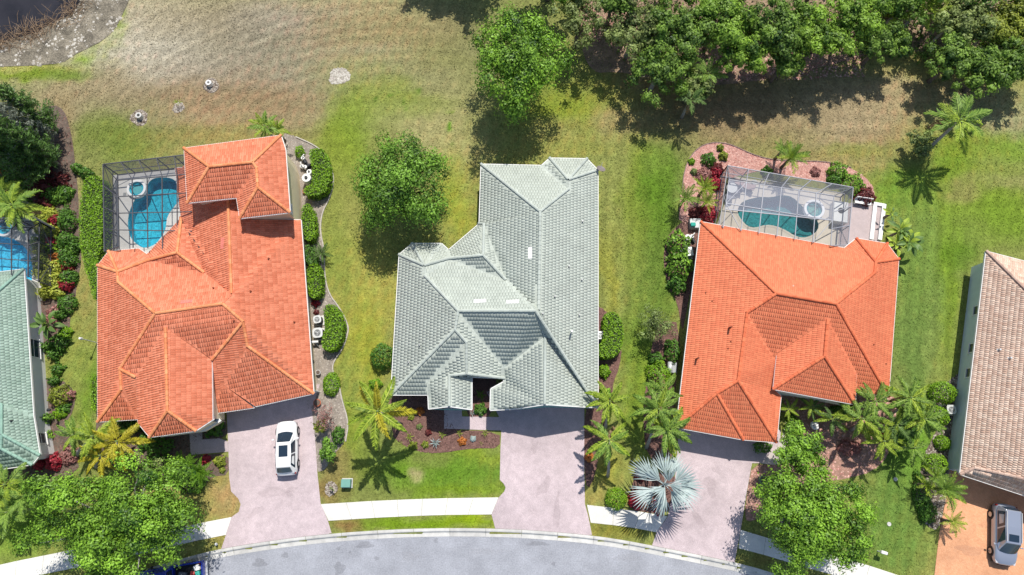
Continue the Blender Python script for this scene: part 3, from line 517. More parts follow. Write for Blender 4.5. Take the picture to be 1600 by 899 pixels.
def tiles_on(W, A, B, tw, tc, th, rng, rib=0, pale=()):
    """W: 3D polygon of the facet, A-B: its eave direction. returns arrays of slanted tiles lying on the facet"""
    c = sum(W, Vector())/len(W); nrm = Vector((0, 0, 0))
    for i in range(len(W)): nrm += (W[i]-c).cross(W[(i+1) % len(W)]-c)
    nrm.normalize(); nrm = nrm if nrm.z > 0 else -nrm
    e = (B-A); e = (e-nrm*e.dot(nrm)).normalized(); up = nrm.cross(e)
    if up.z < 0: e = -e; up = -up
    P2 = [((p-c).dot(e), (p-c).dot(up)) for p in W]; a0, a1 = min(p[0] for p in P2), max(p[0] for p in P2); b0, b1 = min(p[1] for p in P2), max(p[1] for p in P2)
    nr = int(math.ceil((b1-b0)/tc)); ncol = int(math.ceil((a1-a0)/tw))+2; J, I = np.meshgrid(np.arange(nr), np.arange(-1, ncol), indexing='ij'); J = J.ravel(); I = I.ravel()
    xa = a0+I*tw+(J % 2)*tw*.5*(rib == 0)+ .004; xb = xa+tw-.008; ya = b0+J*tc; yb = ya+tc+.0
    eps = .01; ins = [pip(x_, y_, P2) for x_, y_ in ((xa+eps, ya+eps), (xb-eps, ya+eps), (xb-eps, yb-eps), (xa+eps, yb-eps), ((xa+xb)/2, (ya+yb)/2))]; full = np.all(ins, 0)
    for q in P2: full &= ~((q[0] > xa+eps) & (q[0] < xb-eps) & (q[1] > ya+eps) & (q[1] < yb-eps))
    near = ~full & (xb > a0) & (xa < a1)
    out = []; E, U, N, Cn = [np.array(v) for v in (e, up, nrm, c)]
    TR = [[P2[i]+((W[i]-c).dot(nrm),) for i in t] for t in tessellate_polygon([[Vector((p.x, p.y, 0)) for p in W]])]
    def dev(a, b):   # how far the true (slightly folded) surface stands off the mean plane
        a = np.asarray(a, float); b = np.asarray(b, float); best = np.full(a.shape, -9.0); out_ = np.zeros(a.shape)
        for (x0, y0, d0), (x1, y1, d1), (x2, y2, d2) in TR:
            D = (y1-y2)*(x0-x2)+(x2-x1)*(y0-y2)
            if abs(D) < 1e-6: continue
            l0 = ((y1-y2)*(a-x2)+(x2-x1)*(b-y2))/D; l1 = ((y2-y0)*(a-x2)+(x0-x2)*(b-y2))/D; l2 = 1-l0-l1; mn = np.minimum(np.minimum(l0, l1), l2); up_ = mn > best
            c0, c1, c2 = [np.clip(q_, 0, 1) for q_ in (l0, l1, l2)]; sm = c0+c1+c2; out_ = np.where(up_, (c0*d0+c1*d1+c2*d2)/sm, out_); best = np.maximum(best, mn)
        return out_
    def to3(a, b, h): return Cn+a[..., None]*E+b[..., None]*U+(h+dev(a, b))[..., None]*N
    f = np.where(full)[0]; n = len(f); val = rng.random(n)
    if n:
        jit = rng.normal(0, .002, n); x0, x1, y0, y1 = xa[f], xb[f], ya[f], yb[f]; hl = th+jit; hu = .012+jit; tl = rng.normal(0, .0018, n)
        if rib:   # a roll on one side of every pan
            xm = x0+(x1-x0)*.62; pts = [(x0, y0, hl), (xm, y0, hl+.004), ((xm+x1)/2, y0, hl+rib), (x1, y0, hl), (x1, y1, hu), ((xm+x1)/2, y1, hu+rib), (xm, y1, hu+.004), (x0, y1, hu), (x0, y0, hl*0-.01), (x1, y0, hl*0-.01)]
            V = np.stack([to3(*p) for p in pts], 1).reshape(-1, 3); F = np.array([[0,1,6,7],[1,2,5,6],[2,3,4,5],[8,9,3,0]]); k = 10
        else:
            pts = [(x0, y0, hl+tl), (x1, y0, hl-tl), (x1, y1, hu-tl), (x0, y1, hu+tl), (x0, y0, hl*0-.01), (x1, y0, hl*0-.01), (x1, y1, hl*0-.01), (x0, y1, hl*0-.01)]
            V = np.stack([to3(*p) for p in pts], 1).reshape(-1, 3); F = np.array([[0,1,2,3],[4,5,1,0],[5,6,2,1],[7,4,0,3]]); k = 8
        FF = (F[None]+k*np.arange(n)[:, None, None]).reshape(-1, 4); out.append((V, FF, np.repeat(val, len(F))))
    tris = [[P2[i] for i in t] for t in tessellate_polygon([[Vector((p[0], p[1], 0)) for p in P2]])]
    Vq, Fq, vq = [], [], []
    for k in np.where(near)[0]:
        rect = [(xa[k], ya[k]), (xb[k], ya[k]), (xb[k], yb[k]), (xa[k], yb[k])]; v = rng.random()
        for T in tris:
            if area2(T) < 0: T = T[::-1]
            poly = rect
            for i in range(3):
                p, q = T[i], T[(i+1) % 3]; side = lambda r: (q[0]-p[0])*(r[1]-p[1])-(q[1]-p[1])*(r[0]-p[0]); np_ = []
                for j in range(len(poly)):
                    r0, r1 = poly[j], poly[(j+1) % len(poly)]; s0, s1 = side(r0), side(r1)
                    if s0 >= 0: np_.append(r0)
                    if (s0 > 0) != (s1 > 0) and s0 != s1: t = s0/(s0-s1); np_.append((r0[0]+(r1[0]-r0[0])*t, r0[1]+(r1[1]-r0[1])*t))
                poly = np_
                if len(poly) < 3: break
            if len(poly) < 3 or abs(area2(poly)) < .002: continue
            while len(poly) > 0:
                for i in range(1, len(poly)-1):
                    b = len(Vq)
                    for q2 in (poly[0], poly[i], poly[i+1]):
                        h = th+(.012-th)*(q2[1]-ya[k])/tc+(rib*.3); Vq.append(tuple(Cn+q2[0]*E+q2[1]*U+(h+float(dev(q2[0], q2[1])))*N))
                    Fq.append((b, b+1, b+2)); vq.append(v)
                break
    return out, (Vq, Fq, vq)

def seg_caps(mb, a, b, r=.135, step=.42):
    a, b = Vector(a), Vector(b); L_ = (b-a).length
    if L_ < .1: return
    if a.z > b.z: a, b = b, a
    n = max(1, round(L_/step)); d = (b-a)/n; dn = d.normalized(); side = dn.cross(Vector((0, 0, 1))).normalized(); up = side.cross(dn)
    for i in range(n):
        p, q = a+d*i-dn*.03, a+d*(i+1); vs_ = []; v = random.random()
        for pp, rr in ((p, r), (q, r*.8)):
            for t in (-.15, .7, 1.57, 2.44, 3.29): vs_.append(pp+side*math.cos(t)*rr*1.05+up*(math.sin(t)*rr*1.0+.055))
        mb.add(vs_, [(k, k+1, k+6, k+5) for k in range(4)]+[(0, 5, 5, 0)][:0]+[(4,3,2,1,0)], v)

HOUSE = {}
def house(key, label, V, FC, outline, pitch, zE, tile, cap, under, wallm, tw=.33, tcs=.36, th=.05, rib=0, inset=.5, fascia='white', extra_caps=(), no_caps=(), outline2=None):
    """V: pixel points of the roof (x, y, z) at the eaves, (x, y) for the rest; FC: facets (names, (eave a, eave b))"""
    P3, PP = solve_roof(V, FC, pitch, PREF.get(key, {})); cen = g3(*[sum(PP[k][i] for k in outline)/len(outline) for i in (0, 1)])
    h = thing('house', label, 'house', (cen.x, cen.y, 0)) if key != 'Upper' else hL; rng = np.random.default_rng(len(key)*7+ord(key[0]))
    verts = list(P3); ix = {k: i for i, k in enumerate(verts)}; fs = []
    res = []
    for f in FC:
        vs_ = f[0]; W = [P3[k] for k in vs_]
        for t in tessellate_polygon([[Vector((p.x, p.y, 0)) for p in W]]):
            a, b, c_ = [ix[vs_[i]] for i in t]; n = (P3[verts[b]]-P3[verts[a]]).cross(P3[verts[c_]]-P3[verts[a]]); fs.append((a, b, c_) if n.z > 0 else (a, c_, b))
    roof = mk('roof', [(P3[k].x, P3[k].y, P3[k].z-.10) for k in verts], fs, M[under], h)
    VV, FF, vv = [], [], []; off = 0; Tv, Tf, Tval = [], [], []
    for f in FC:
        vs_, (a, b) = f[0], f[1]; pt = lambda q: P3[q] if isinstance(q, str) else g3(*q)
        arr, (vq, fq, vql) = tiles_on([P3[k] for k in vs_], pt(a), pt(b), tw, tcs, th, rng, rib)
        for V_, F_, v_ in arr: VV.append(V_); FF.append(F_+off); vv.append(v_); off += len(V_)
        o = len(Tv); Tv += vq; Tf += [tuple(i+o for i in q) for q in fq]; Tval += vql
    q = np.array(org(h)); me = npmesh('roof_tiles', np.vstack(VV)-q, np.vstack(FF), v=np.concatenate(vv)); o = link('roof_tiles', me, roof, M[tile]); o['kind'] = 'stuff'
    if Tf: me = npmesh('cut_tiles', np.array(Tv)-q, np.array(Tf), v=Tval); o = link('cut_tiles', me, roof, M[tile]); o['kind'] = 'stuff'
    # ridge and hip caps on every convex shared edge
    mb = MB(); edges = {}
    for fi, f in enumerate(FC):
        n = len(f[0])
        for i in range(n): edges.setdefault(frozenset((f[0][i], f[0][(i+1) % n])), []).append(fi)
    cm = [sum((P3[k] for k in f[0]), Vector())/len(f[0]) for f in FC]
    for ed, fl in edges.items():
        if len(fl) != 2 or len(ed) != 2: continue
        a, b = [P3[k] for k in ed]; m_ = (a+b)/2; l1 = cm[fl[0]]; l2 = cm[fl[1]]; d = (b-a); d2 = Vector((d.x, d.y)).length or 1; sd = lambda p: abs((p.x-a.x)*d.y-(p.y-a.y)*d.x)/d2
        t = sd(l1)/max(sd(l1)+sd(l2), 1e-6); mid = l1.lerp(l2, t); tt = ((mid.x-a.x)*d.x+(mid.y-a.y)*d.y)/max(d.x**2+d.y**2, 1e-6); ze = a.z+tt*d.z
        if ed in [frozenset(x) for x in no_caps]: continue
        if mid.z < ze-.02: seg_caps(mb, a, b)
    for a, b in extra_caps: seg_caps(mb, P3[a], P3[b])
    if mb.v: mb.build('ridge_caps', M[cap], roof, kind='stuff')
    # fascia boards with gutters, soffit, walls
    O = [P3[k] for k in outline]; n = len(O); sg = 1 if area2([(p.x, p.y) for p in O]) > 0 else -1
    for i in range(n):
        a, b = O[i], O[(i+1) % n]; d = (b-a).normalized(); out = Vector((d.y, -d.x, 0)).normalized()*sg
        if Vector((b.x-a.x, b.y-a.y)).length > .6 or abs(b.z-a.z) < .1 and (b-a).length > .3: MB().bar(a+out*.03-Vector((0, 0, .08)), b+out*.03-Vector((0, 0, .08)), .07, .17).build('fascia', M[fascia], h)
    W2 = offset_poly(O, inset); zlo = min(p.z for p in O)
    Wn = [Vector((p.x, p.y, 0)) for p in W2]
    vs_ = [(p.x, p.y, -.05) for p in Wn]; top = []
    for p, o_ in zip(Wn, O): vs_.append((p.x, p.y, min(o_.z, zE)-.14))
    mk('wall', vs_, [(i, (i+1) % n, n+(i+1) % n, n+i) if sg > 0 else (i, n+i, n+(i+1) % n, (i+1) % n) for i in range(n)], wallm if not isinstance(wallm, str) else M[wallm], h)
    tl = tessellate_polygon([[Vector((p.x, p.y, 0)) for p in O]]); mk('soffit', [(p.x, p.y, min(p.z, zE)-.15) for p in O], [tuple(t) for t in tl], M['white'], h)
    HOUSE[key] = (h, Wn, sg, P3, PP); 
    return h, P3
def wall_spot(key, px, py, z):
    h, Wn, sg, *_ = HOUSE[key]; p = g3(px, py, z); best = None
    for i in range(len(Wn)):
        a, b = Wn[i], Wn[(i+1) % len(Wn)]; d = b-a; t = max(0, min(1, (Vector((p.x, p.y, 0))-a).dot(d)/max(d.length_squared, 1e-6))); q = a+d*t; r = (q-Vector((p.x, p.y, 0))).length
        if best is None or r < best[0]: best = (r, q, d.normalized())
    _, q, d = best; out = Vector((d.y, -d.x, 0))*sg; return Vector((q.x, q.y, z)), d, out
def window(key, px, py, z=1.6, w_=.9, hh=1.2, name='window', parent=None):
    c, d, out = wall_spot(key, px, py, z); h = HOUSE[key][0]; a = math.atan2(d.y, d.x); f = MB()
    f.box(c+out*.03+Vector((0, 0, hh/2)), (w_+.12, .08, .07), a); f.box(c+out*.05-Vector((0, 0, hh/2)), (w_+.2, .14, .07), a)
    for s in (-1, 1): f.box(c+out*.03+d*s*w_/2, (.06, .08, hh), a)
    f.box(c+out*.025, (w_, .05, .04), a); fr = f.build(name, M['white'], h)
    MB().box(c+out*.015, (w_-.06, .02, hh-.06), a).build('pane', M['glass_dark'], fr)
def garage(key, px, py, w_=4.9, hh=2.2):
    c, d, out = wall_spot(key, px, py, hh/2); h = HOUSE[key][0]; a = math.atan2(d.y, d.x); f = MB()
    f.box(c+out*.03+Vector((0, 0, hh/2+.05)), (w_+.2, .08, .1), a)
    for s in (-1, 1): f.box(c+out*.03+d*s*(w_/2+.05), (.1, .08, hh), a)
    fr = f.build('garage_door', M['white'], h)
    for r in range(4):
        for k in range(4): MB().box(c+out*.02+d*((k-1.5)*w_/4)+Vector((0, 0, (r-1.5)*hh/4)), (w_/4-.03, .05, hh/4-.02), a).build('panel', M['white'], fr)
def vent(key, px, py, L_=.9, W_=.3, ang=0, m='white', hgt=.10, name='roof_vent'):
    """low box vent lying on the roof"""
    h, _, _, P3, _ = HOUSE[key]; roof = [c for c in h.children if c.name.split('.')[0] == 'roof'][-1 if key == 'Upper' else 0]; z = roof_z(key, px, py); p = g3(px, py, z); nrm = roof_n(key, p)
    q = nrm.to_track_quat('Z', 'Y').to_matrix(); vx = q @ Vector((1, 0, 0)); mb = MB(); t = Vector((math.cos(ang), math.sin(ang), 0)); t = (t-nrm*t.dot(nrm)).normalized(); s = nrm.cross(t); vs_ = []
    for dz, sc in ((.02, 1), (hgt+.04, .88)):
        for i, j in ((-1,-1),(1,-1),(1,1),(-1,1)): vs_.append(p+t*i*L_/2*sc+s*j*W_/2*sc+nrm*dz)
    mb.add(vs_, [(3,2,1,0),(4,5,6,7),(0,1,5,4),(1,2,6,5),(2,3,7,6),(3,0,4,7)]); mb.build(name, M[m], h)
def roof_n(key, p):
    roof = [c for c in HOUSE[key][0].children if c.name.split('.')[0] == 'roof'][-1 if key == 'Upper' else 0]; q = p-org(HOUSE[key][0]); ok, loc, n, _ = roof.ray_cast(Vector((q.x, q.y, 30)), Vector((0, 0, -1)), depsgraph=DG()); return n if ok else Vector((0, 0, 1))
def DG(): bpy.context.view_layer.update(); return bpy.context.evaluated_depsgraph_get()
def roof_z(key, px, py):
    roof = [c for c in HOUSE[key][0].children if c.name.split('.')[0] == 'roof'][-1 if key == 'Upper' else 0]; bpy.context.view_layer.update(); o = Vector((0, 0, H)); d = (g3(px, py, 0)-o).normalized(); q = o-org(HOUSE[key][0]); ok, loc, n, _ = roof.ray_cast(q, d, depsgraph=DG()); return loc.z if ok else 4.0
def pipe(key, px, py, r=.06, hgt=.4, m='galv'):
    z = roof_z(key, px, py); p = g3(px, py, z); MB().tube([p, p+Vector((0, 0, hgt)), ], [r, r], 10).tube([p+Vector((0, 0, .02)), p+Vector((0, 0, .10))], [r*2.2, r*1.1], 10).build('vent_pipe', M[m], HOUSE[key][0])

z = 2.75; zw = 4.35
# left orange house, ground storey
V = dict(a=(153,415,z), b=(170,393,z), c=(217,389,z), d=(230,398,z), e=(184,425), f=(185,441), g=(232,407), h=(243,490), i=(348,475), j=(363,462), k=(319,426), l=(277,395), m=(283,347,), m0=(283,341,z), n=(274,263,z), n1=(288,262,z), o=(355,270), p=(362,459), q=(380,503), r=(434,238,z), s1=(446,344,z), s=(470,344,z), t=(490,615,z), u=(387,541), w=(350,602), x=(399,635,z),
     y=(259,512), y2=(262,642), aa=(234,683,zw), ab=(306,673,zw), ac=(332,656,zw), ad=(332,562), ad2=(331,561,zw), ae=(216,661,zw), af=(213,590), af2=(213,589,zw), ag=(188,577), ah=(190,609), ai=(153,659,z), aj=(216,655,z), ak=(333,628), al=(334,646,z), am=(397,637,z), an=(400,234,z))
FC = [(['a','b','e'], ('a','b')), (['b','c','e'], ('b','c')), (['c','d','g','e'], ('c','d')), (['e','g','f'], ((232,445,z),(150,432,z))),
      (['a','e','f','h','ag','ah','ai'], ('a','ai')), (['f','g','k','j','i','h'], ((180,375,z),(330,350,z))),
      (['d','m0','m','l','g'], ('d','m0')), (['g','l','k'], ((220,462,z),(300,452,z))), (['m','k','l'], ((352,330,z),(352,420,z))),
      (['n','n1','o','p','j','k','m','m0'], ('n','m0')), (['n1','an','o'], ('n1','an')), (['an','r','s1','s','t','u','q','i','j','p','o'], ('s','t')),
      (['h','i','q','ad','y','af','ag'], ((216,672,z),(400,640,z))), (['ag','af','aj','ah'], ((232,560,z),(236,650,z))), (['ah','aj','ai'], ('ai','aj')),
      (['y','y2','aa','ae','af2'], ('ae','af2')), (['y','ad2','ac','ab','y2'], ('ac','ad2')), (['y2','ab','aa'], ('aa','ab')),
      (['q','u','w','ak','ad'], ((318,520,z),(322,640,z))), (['ak','w','am','al'], ('al','am')), (['u','t','x','w'], ('x','t'))]
house('LeftOrange', 'two-storey cream house with weathered salmon-orange tile roof beside the turquoise pool', V, FC, ['a','b','c','d','m0','n','n1','an','r','s1','s','t','x','am','al','ac','ab','aa','ae','aj','ai'], .38, z, 'tile_L', 'cap_L', 'tile_dark', 'wall_cream', tw=.19, tcs=.38, th=.042, rib=.045, inset=.45)
hL = HOUSE['LeftOrange'][0]
# its upper storey: same house, built as one more roof on taller walls
def upper():
    z = 5.5; V = dict(a=(288,232,z), b=(439,212,z), c=(446,234,z), d=(453,332,z), e=(375,341,z), f=(370,309,z), g=(293,317,z), h=(327,261), i=(395,254), j=(401,263), k=(403,293))
    FC = [(['a','b','i','h'], ('a','b')), (['a','h','g'], ('a','g')), (['h','i','j','f','g'], ('g','f')), (['j','k','e','f'], ('e','f')), (['k','d','e'], ('e','d')), (['b','c','d','k','j','i'], ('c','d'))]
    house('Upper', '', V, FC, ['a','b','c','d','e','f','g'], .38, z, 'tile_L', 'cap_L', 'tile_dark', 'wall_cream', tw=.19, tcs=.38, th=.042, rib=.045, inset=.45)
upper()

# centre green house
z = 2.75
V = dict(a=(752,257,z), b=(846,259,z), c=(859,247.5,z), d=(917,248.5,z), e=(934,266,z), f=(934,637,z), g=(888,281), h=(888,296), i=(844,331), j=(841.5,484), k=(755,399), l=(756,350), l0=(749,350,z), m=(701,404), n=(701,391,z), o=(790,437), p=(663,415), q=(624,398,z), r=(644,381,z), s=(690,381,z), t=(664,431), u=(716,486), v=(837,486),
     w=(711,515), x=(729,535), y=(729,584), ab=(788,591,z), ac=(788,575), ad=(669,597), ae=(669,617,z), af=(611,617,z), ag=(702,587), ah=(702,635,3.75), ai=(670,639,z), aj=(737,640,z), ak=(737,589,z), al=(852,525), am=(851,632,4.35), an=(787,597,z), ao=(767,608,z), ap=(766,641,z), aq=(804,639,3.1))
FC = [(['a','b','h','i'], ('a','b')), (['b','c','g','h'], ((848,262,z),(848,300,z))), (['c','d','g'], ('c','d')), (['d','e','g'], ('d','e')), (['a','i','j','v','o','l','l0'], ('a','l0')), (['e','f','v','j','i','h','g'], ('e','f')),
      (['l0','l','k','m','n'], ('n','l0')), (['l','o','k'], ((803,340,z),(812,440,z))), (['m','k','o'], ((694,464,z),(800,462,z))),
      (['q','r','p'], ('q','r')), (['r','s','p'], ('r','s')), (['s','n','m','p'], ('s','n')), (['p','m','t'], ((650,450,z),(700,450,z))),
      (['q','p','t','u','w','af'], ('q','af')), (['t','m','o','v','u'], ((624,372,z),(850,372,z))), (['u','v','al','ac'], ((700,592,z),(850,592,z))), (['w','x','ad','ae','af'], ('af','ae')),
      (['u','ac','ab','y','x','w'], ((788,540,z),('ab')) if False else ((790,500,z),(790,591,z))), (['x','y','ag','ai','ad'], ((670,600,z),'ai')), (['y','ab','ak','ag'], ('ak',(737,560,z)))]
FC = FC[:-3]+[(['u','ac','ab','y','x','w'], ((790,500,z),(790,591,z))), (['x','y','ag','ah','ai','ae','ad'], ((670,600,z),'ai')), (['y','ab','ak','aj','ah','ag'], ('ak','aj')),
      (['al','am','aq','ap','ao','an','ab','ac'], ((765,600,z),'ap')), (['al','v','f','am'], ((936,560,z),'f'))]
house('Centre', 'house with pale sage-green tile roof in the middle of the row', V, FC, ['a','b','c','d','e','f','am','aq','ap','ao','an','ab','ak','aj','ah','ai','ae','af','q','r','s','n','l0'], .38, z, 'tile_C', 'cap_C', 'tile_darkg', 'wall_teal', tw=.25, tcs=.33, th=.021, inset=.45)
# right orange house
zw = 3.42
V = dict(a=(1095,347,z), b=(1319,388,z), c=(1338,373,z), d=(1386,381,z), e=(1404,405,z), f=(1388,620,z), g=(1337,611,z), h=(1336,632,zw), i=(1212,611,z), i2=(1208,608,zw), x2=(1214,552,zw), w2=(1337,583), j=(1220,619,z), k=(1213,691,z), l=(1161,687,z), m=(1057,668,z), n=(1213,459), o=(1306,475), p=(1366,427), q=(1368,410), r=(1167,489), s=(1153,595), t=(1120,615), u=(1293,499), v=(1288,557), w=(1338,583,zw), x=(1214,552), y=(1211,562))
FC = [(['a','b','q','p','o','n'], ('a','b')), (['b','c','q'], ('b','c')), (['c','d','q'], ('c','d')), (['d','e','q'], ('d','e')), (['e','f','o','p','q'], ('e','f')), (['a','n','r','s','t','m'], ('a','m')), (['t','l','m'], ('l','m')), (['s','k','l','t'], ('l','k')),
      (['r','y','i','j','k','s'], ('j','k')), (['n','o','f','g','w2','u','x','y','r'], ((1205,590,z),'f')), (['u','v','i2','x2'], ('i2','x2')), (['v','h','i2'], ('i2','h')), (['u','w','h','v'], ('h','w'))]
house('RightOrange', 'house with clean bright orange tile roof beside the screened pool with white spa ring', V, FC, ['a','b','c','d','e','f','g','h','i2','i','j','k','l','m'], .38, z, 'tile_R', 'cap_R', 'tile_dark', 'wall_white', tw=.165, tcs=.36, th=.038, rib=.022, extra_caps=(('t', 'l'),))
# far right tan house
V = dict(a=(1541,393,z), b=(1760,450,z), c=(1760,820,z), d=(1500,741,z), e=(1640,487), f=(1521,732), g=(1578,741), h=(1580,691), i=(1632,655), j=(1640,700), k=(1640,757))
V = dict(a=(1541,393,z), b=(1790,458,z), c=(1770,830,z), d=(1500,741,z), e=(1650,500), f=(1522,731), g=(1655,690), h=(1642,759), k=(1578,743))
FC = [(['a','b','e'], ('a','b')), (['a','e','g','h','k','f','d'], ('a','d')), (['d','f','k','h','c'], ('d','c')), (['b','c','h','g','e'], ('b','c'))]
house('RightTan', 'house with mottled tan-pink tile roof above the orange paved drive', V, FC, ['a','b','c','d'], .38, z, 'tile_T', 'cap_T', 'tile_dark', 'wall_sage', tw=.175, tcs=.34, th=.03, inset=.55)
# far left mint green house
V = dict(a=(37,421,z), b=(-170,445,z), c=(-150,768,z), c2=(-80,745,z), d=(50,726,z), e=(62,711,z), e2=(52,650,z), f=(-62,508), g=(-62,600), h=(3,633), i=(3,679), j=(2,701), k=(-80,700))
FC = [(['a','b','f'], ('a','b')), (['a','f','g','e2'], ('a','e2')), (['b','c','c2','k','g','f'], ('b','c')), (['g','k','j','i','h'], ((-100,745,z),(60,725,z)))]
FC = [(['a','b','f'], ('a','b')), (['a','f','g','h','e2'], ('a','e2')), (['g','k','j','i','h'], ((-60,600,z),(-60,745,z))), (['h','i','e','e2'], ('e','e2')), (['i','j','d','e'], ((-20,735,z),'d')), (['j','k','c2','d'], ('c2','d')), (['b','c','c2','k','g','f'], ('b','c'))]
house('LeftMint', 'house with mint-green tile roof and white walls at the left edge', V, FC, ['a','b','c','c2','d','e','e2'], .38, z, 'tile_Q', 'cap_Q', 'tile_darkg', 'wall_white', tw=.25, tcs=.33, th=.021, inset=.5)
for k in HOUSE:
    P3, PP = HOUSE[k][3], HOUSE[k][4]; print(k, {a: round(P3[a].z, 2) for a in P3 if P3[a].z > 3})
def cheek(key, names, ins=.25, fas=True):
    P3 = HOUSE[key][3]; h = HOUSE[key][0]
    for a, b in names:
        mb = MB(); A, B = P3[a], P3[b]; c = sum((P3[k] for n_ in names for k in n_), Vector())/(2*len(names)); q = [p+(Vector((c.x, c.y, p.z))-p).normalized()*ins for p in (A, B)]; mb.add([(q[0].x, q[0].y, 1.5), (q[1].x, q[1].y, 1.5), (q[1].x, q[1].y, q[1].z-.05), (q[0].x, q[0].y, q[0].z-.05)], [(0, 1, 2, 3)])
        mb.build('raised_wall', M[{'LeftOrange': 'wall_cream', 'Centre': 'wall_teal'}.get(key, 'wall_white')], h)
    for a, b in names if fas else (): MB().bar(P3[a]-Vector((0, 0, .08)), P3[b]-Vector((0, 0, .08)), .07, .17).build('fascia', M['white'], h)
cheek('LeftOrange', (('ae', 'af2'), ('ac', 'ad2'))); cheek('RightOrange', (('i2', 'x2'), ('h', 'w')))
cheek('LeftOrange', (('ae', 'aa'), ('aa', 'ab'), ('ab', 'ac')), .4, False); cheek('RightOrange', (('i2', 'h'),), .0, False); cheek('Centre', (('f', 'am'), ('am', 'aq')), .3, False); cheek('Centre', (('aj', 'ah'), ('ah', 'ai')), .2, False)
# openings
for py in (482, 543, 583): window('RightTan', 1519, py, 1.7, .8, 1.1)
window('LeftMint', 64, 652, 2.0, .6, .5); window('LeftMint', 72, 540, 1.4, 1.6, 1.5); window('LeftMint', 64, 685, 1.5, .9, 1.3)
window('Upper', 459, 322, 4.2, .8, 1.3); window('LeftOrange', 480, 470, 1.6, 1.2, 1.2)
for px, py in ((630, 610), (655, 610)): window('Centre', px, py, 1.5, 1.0, 1.5)
for px, py in ((800, 258), (880, 250)): window('Centre', px, py, 1.3, 2.0, 1.9, 'sliding_door')
window('Centre', 701, 630, 1.6, 1.4, 1.5); window('Centre', 619, 480, 1.6, 1.2, 1.2); window('Centre', 930, 400, 1.6, 1.2, 1.2)
for px, py in ((1240, 612), (1300, 622)): window('RightOrange', px, py, 1.6, 1.3, 1.5)
window('RightOrange', 1395, 480, 1.6, 1.2, 1.2); window('LeftOrange', 270, 672, 1.6, 1.5, 1.5); window('LeftOrange', 160, 540, 1.6, 1.2, 1.2)
window('LeftOrange', 185, 650, 1.6, 1.1, 1.4); window('RightOrange', 1070, 560, 1.6, 1.1, 1.2); window('RightOrange', 1200, 362, 1.1, 2.6, 2.1, 'sliding_door')
garage('LeftOrange', 448, 620); garage('Centre', 885, 628); garage('RightOrange', 1110, 670, 4.4); garage('RightTan', 1640, 772)
# roof vents, flat boxes and pipes
vent('Centre', 829, 396, 1.15, .38, math.pi/2, 'white'); vent('Centre', 750, 472, 1.15, .4, 0, 'white'); vent('Centre', 801, 473, 1.15, .4, 0, 'white')
for a in ((910,347),(909,438),(867,464),(848,491),(905,493),(889,417),(656,540),(639,567),(688,540)): pipe('Centre', a[0], a[1], .07, .32, 'grey_mid')
pipe('Centre', 892, 521, .08, 1.1); 
M['vent_pink'] = mat('faded_red_vent', (.66, .20, .16), noise=(4, .9, 1.1)); M['pipe_brown'] = mat('brown_vent_pipe', (.22, .06, .03))
vent('LeftOrange', 292, 473, 1.15, .4, .14, 'vent_pink'); vent('LeftOrange', 349, 381, 1.15, .4, 1.6, 'vent_pink')
for a in ((461,504),(393,456),(421,405),(367,502),(335,451)): pipe('LeftOrange', a[0], a[1], .07, .3, 'pipe_brown')
for a in ((1139,512),(1102,458),(1112,471),(1141,534),(1137,545),(1364,539),(1383,569)): pipe('RightOrange', a[0], a[1], .06, .2, 'pipe_brown')
for a in ((1138,514),(1087,562)): pipe('RightOrange', a[0], a[1], .08, .9, 'pipe_brown')
for a in ((1559,547),(1576,560)): pipe('RightTan', a[0], a[1], .08, .35, 'galv')
pipe('LeftMint', 20, 658, .07, .3, 'grey_dark')
def patch(key, px, py, wpx, hpx, ang):
    z_ = roof_z(key, px, py); p = g3(px, py, z_); n = roof_n(key, p); t = Vector((math.cos(ang), math.sin(ang), 0)); t = (t-n*t.dot(n)).normalized(); s_ = n.cross(t); mb = MB()
    for i in range(int(wpx/3)):
        for j in range(max(1, int(hpx/5))):
            if random.random() < .2: continue
            c = p+t*(i-wpx/6)*.17+s_*(j-hpx/10+.5)*.36+n*.055; mb.add([c-t*.07-s_*.16, c+t*.07-s_*.16, c+t*.07+s_*.16-n*.02, c-t*.07+s_*.16-n*.02], [(0, 1, 2, 3)], random.random())
    if mb.v: mb.build('pale_tiles', M['pale_tile'], HOUSE[key][0], kind='stuff')
M['pale_tile'] = mat('replaced_pale_tile', (.70, .30, .20), (.80, .52, .44))
for px, py, a_, b_ in ((1219,446,13,6),(1245,450,12,5),(1271,455,12,5),(1298,460,12,6)): patch('RightOrange', px, py, a_, b_, -.16)
for px, py, a_, b_ in ((1177,447,6,22),(1175,468,6,14),(1138,562,6,12),(1136,583,6,12),(1330,477,6,12),(1328,495,6,10)): patch('RightOrange', px, py, a_, b_, 0)
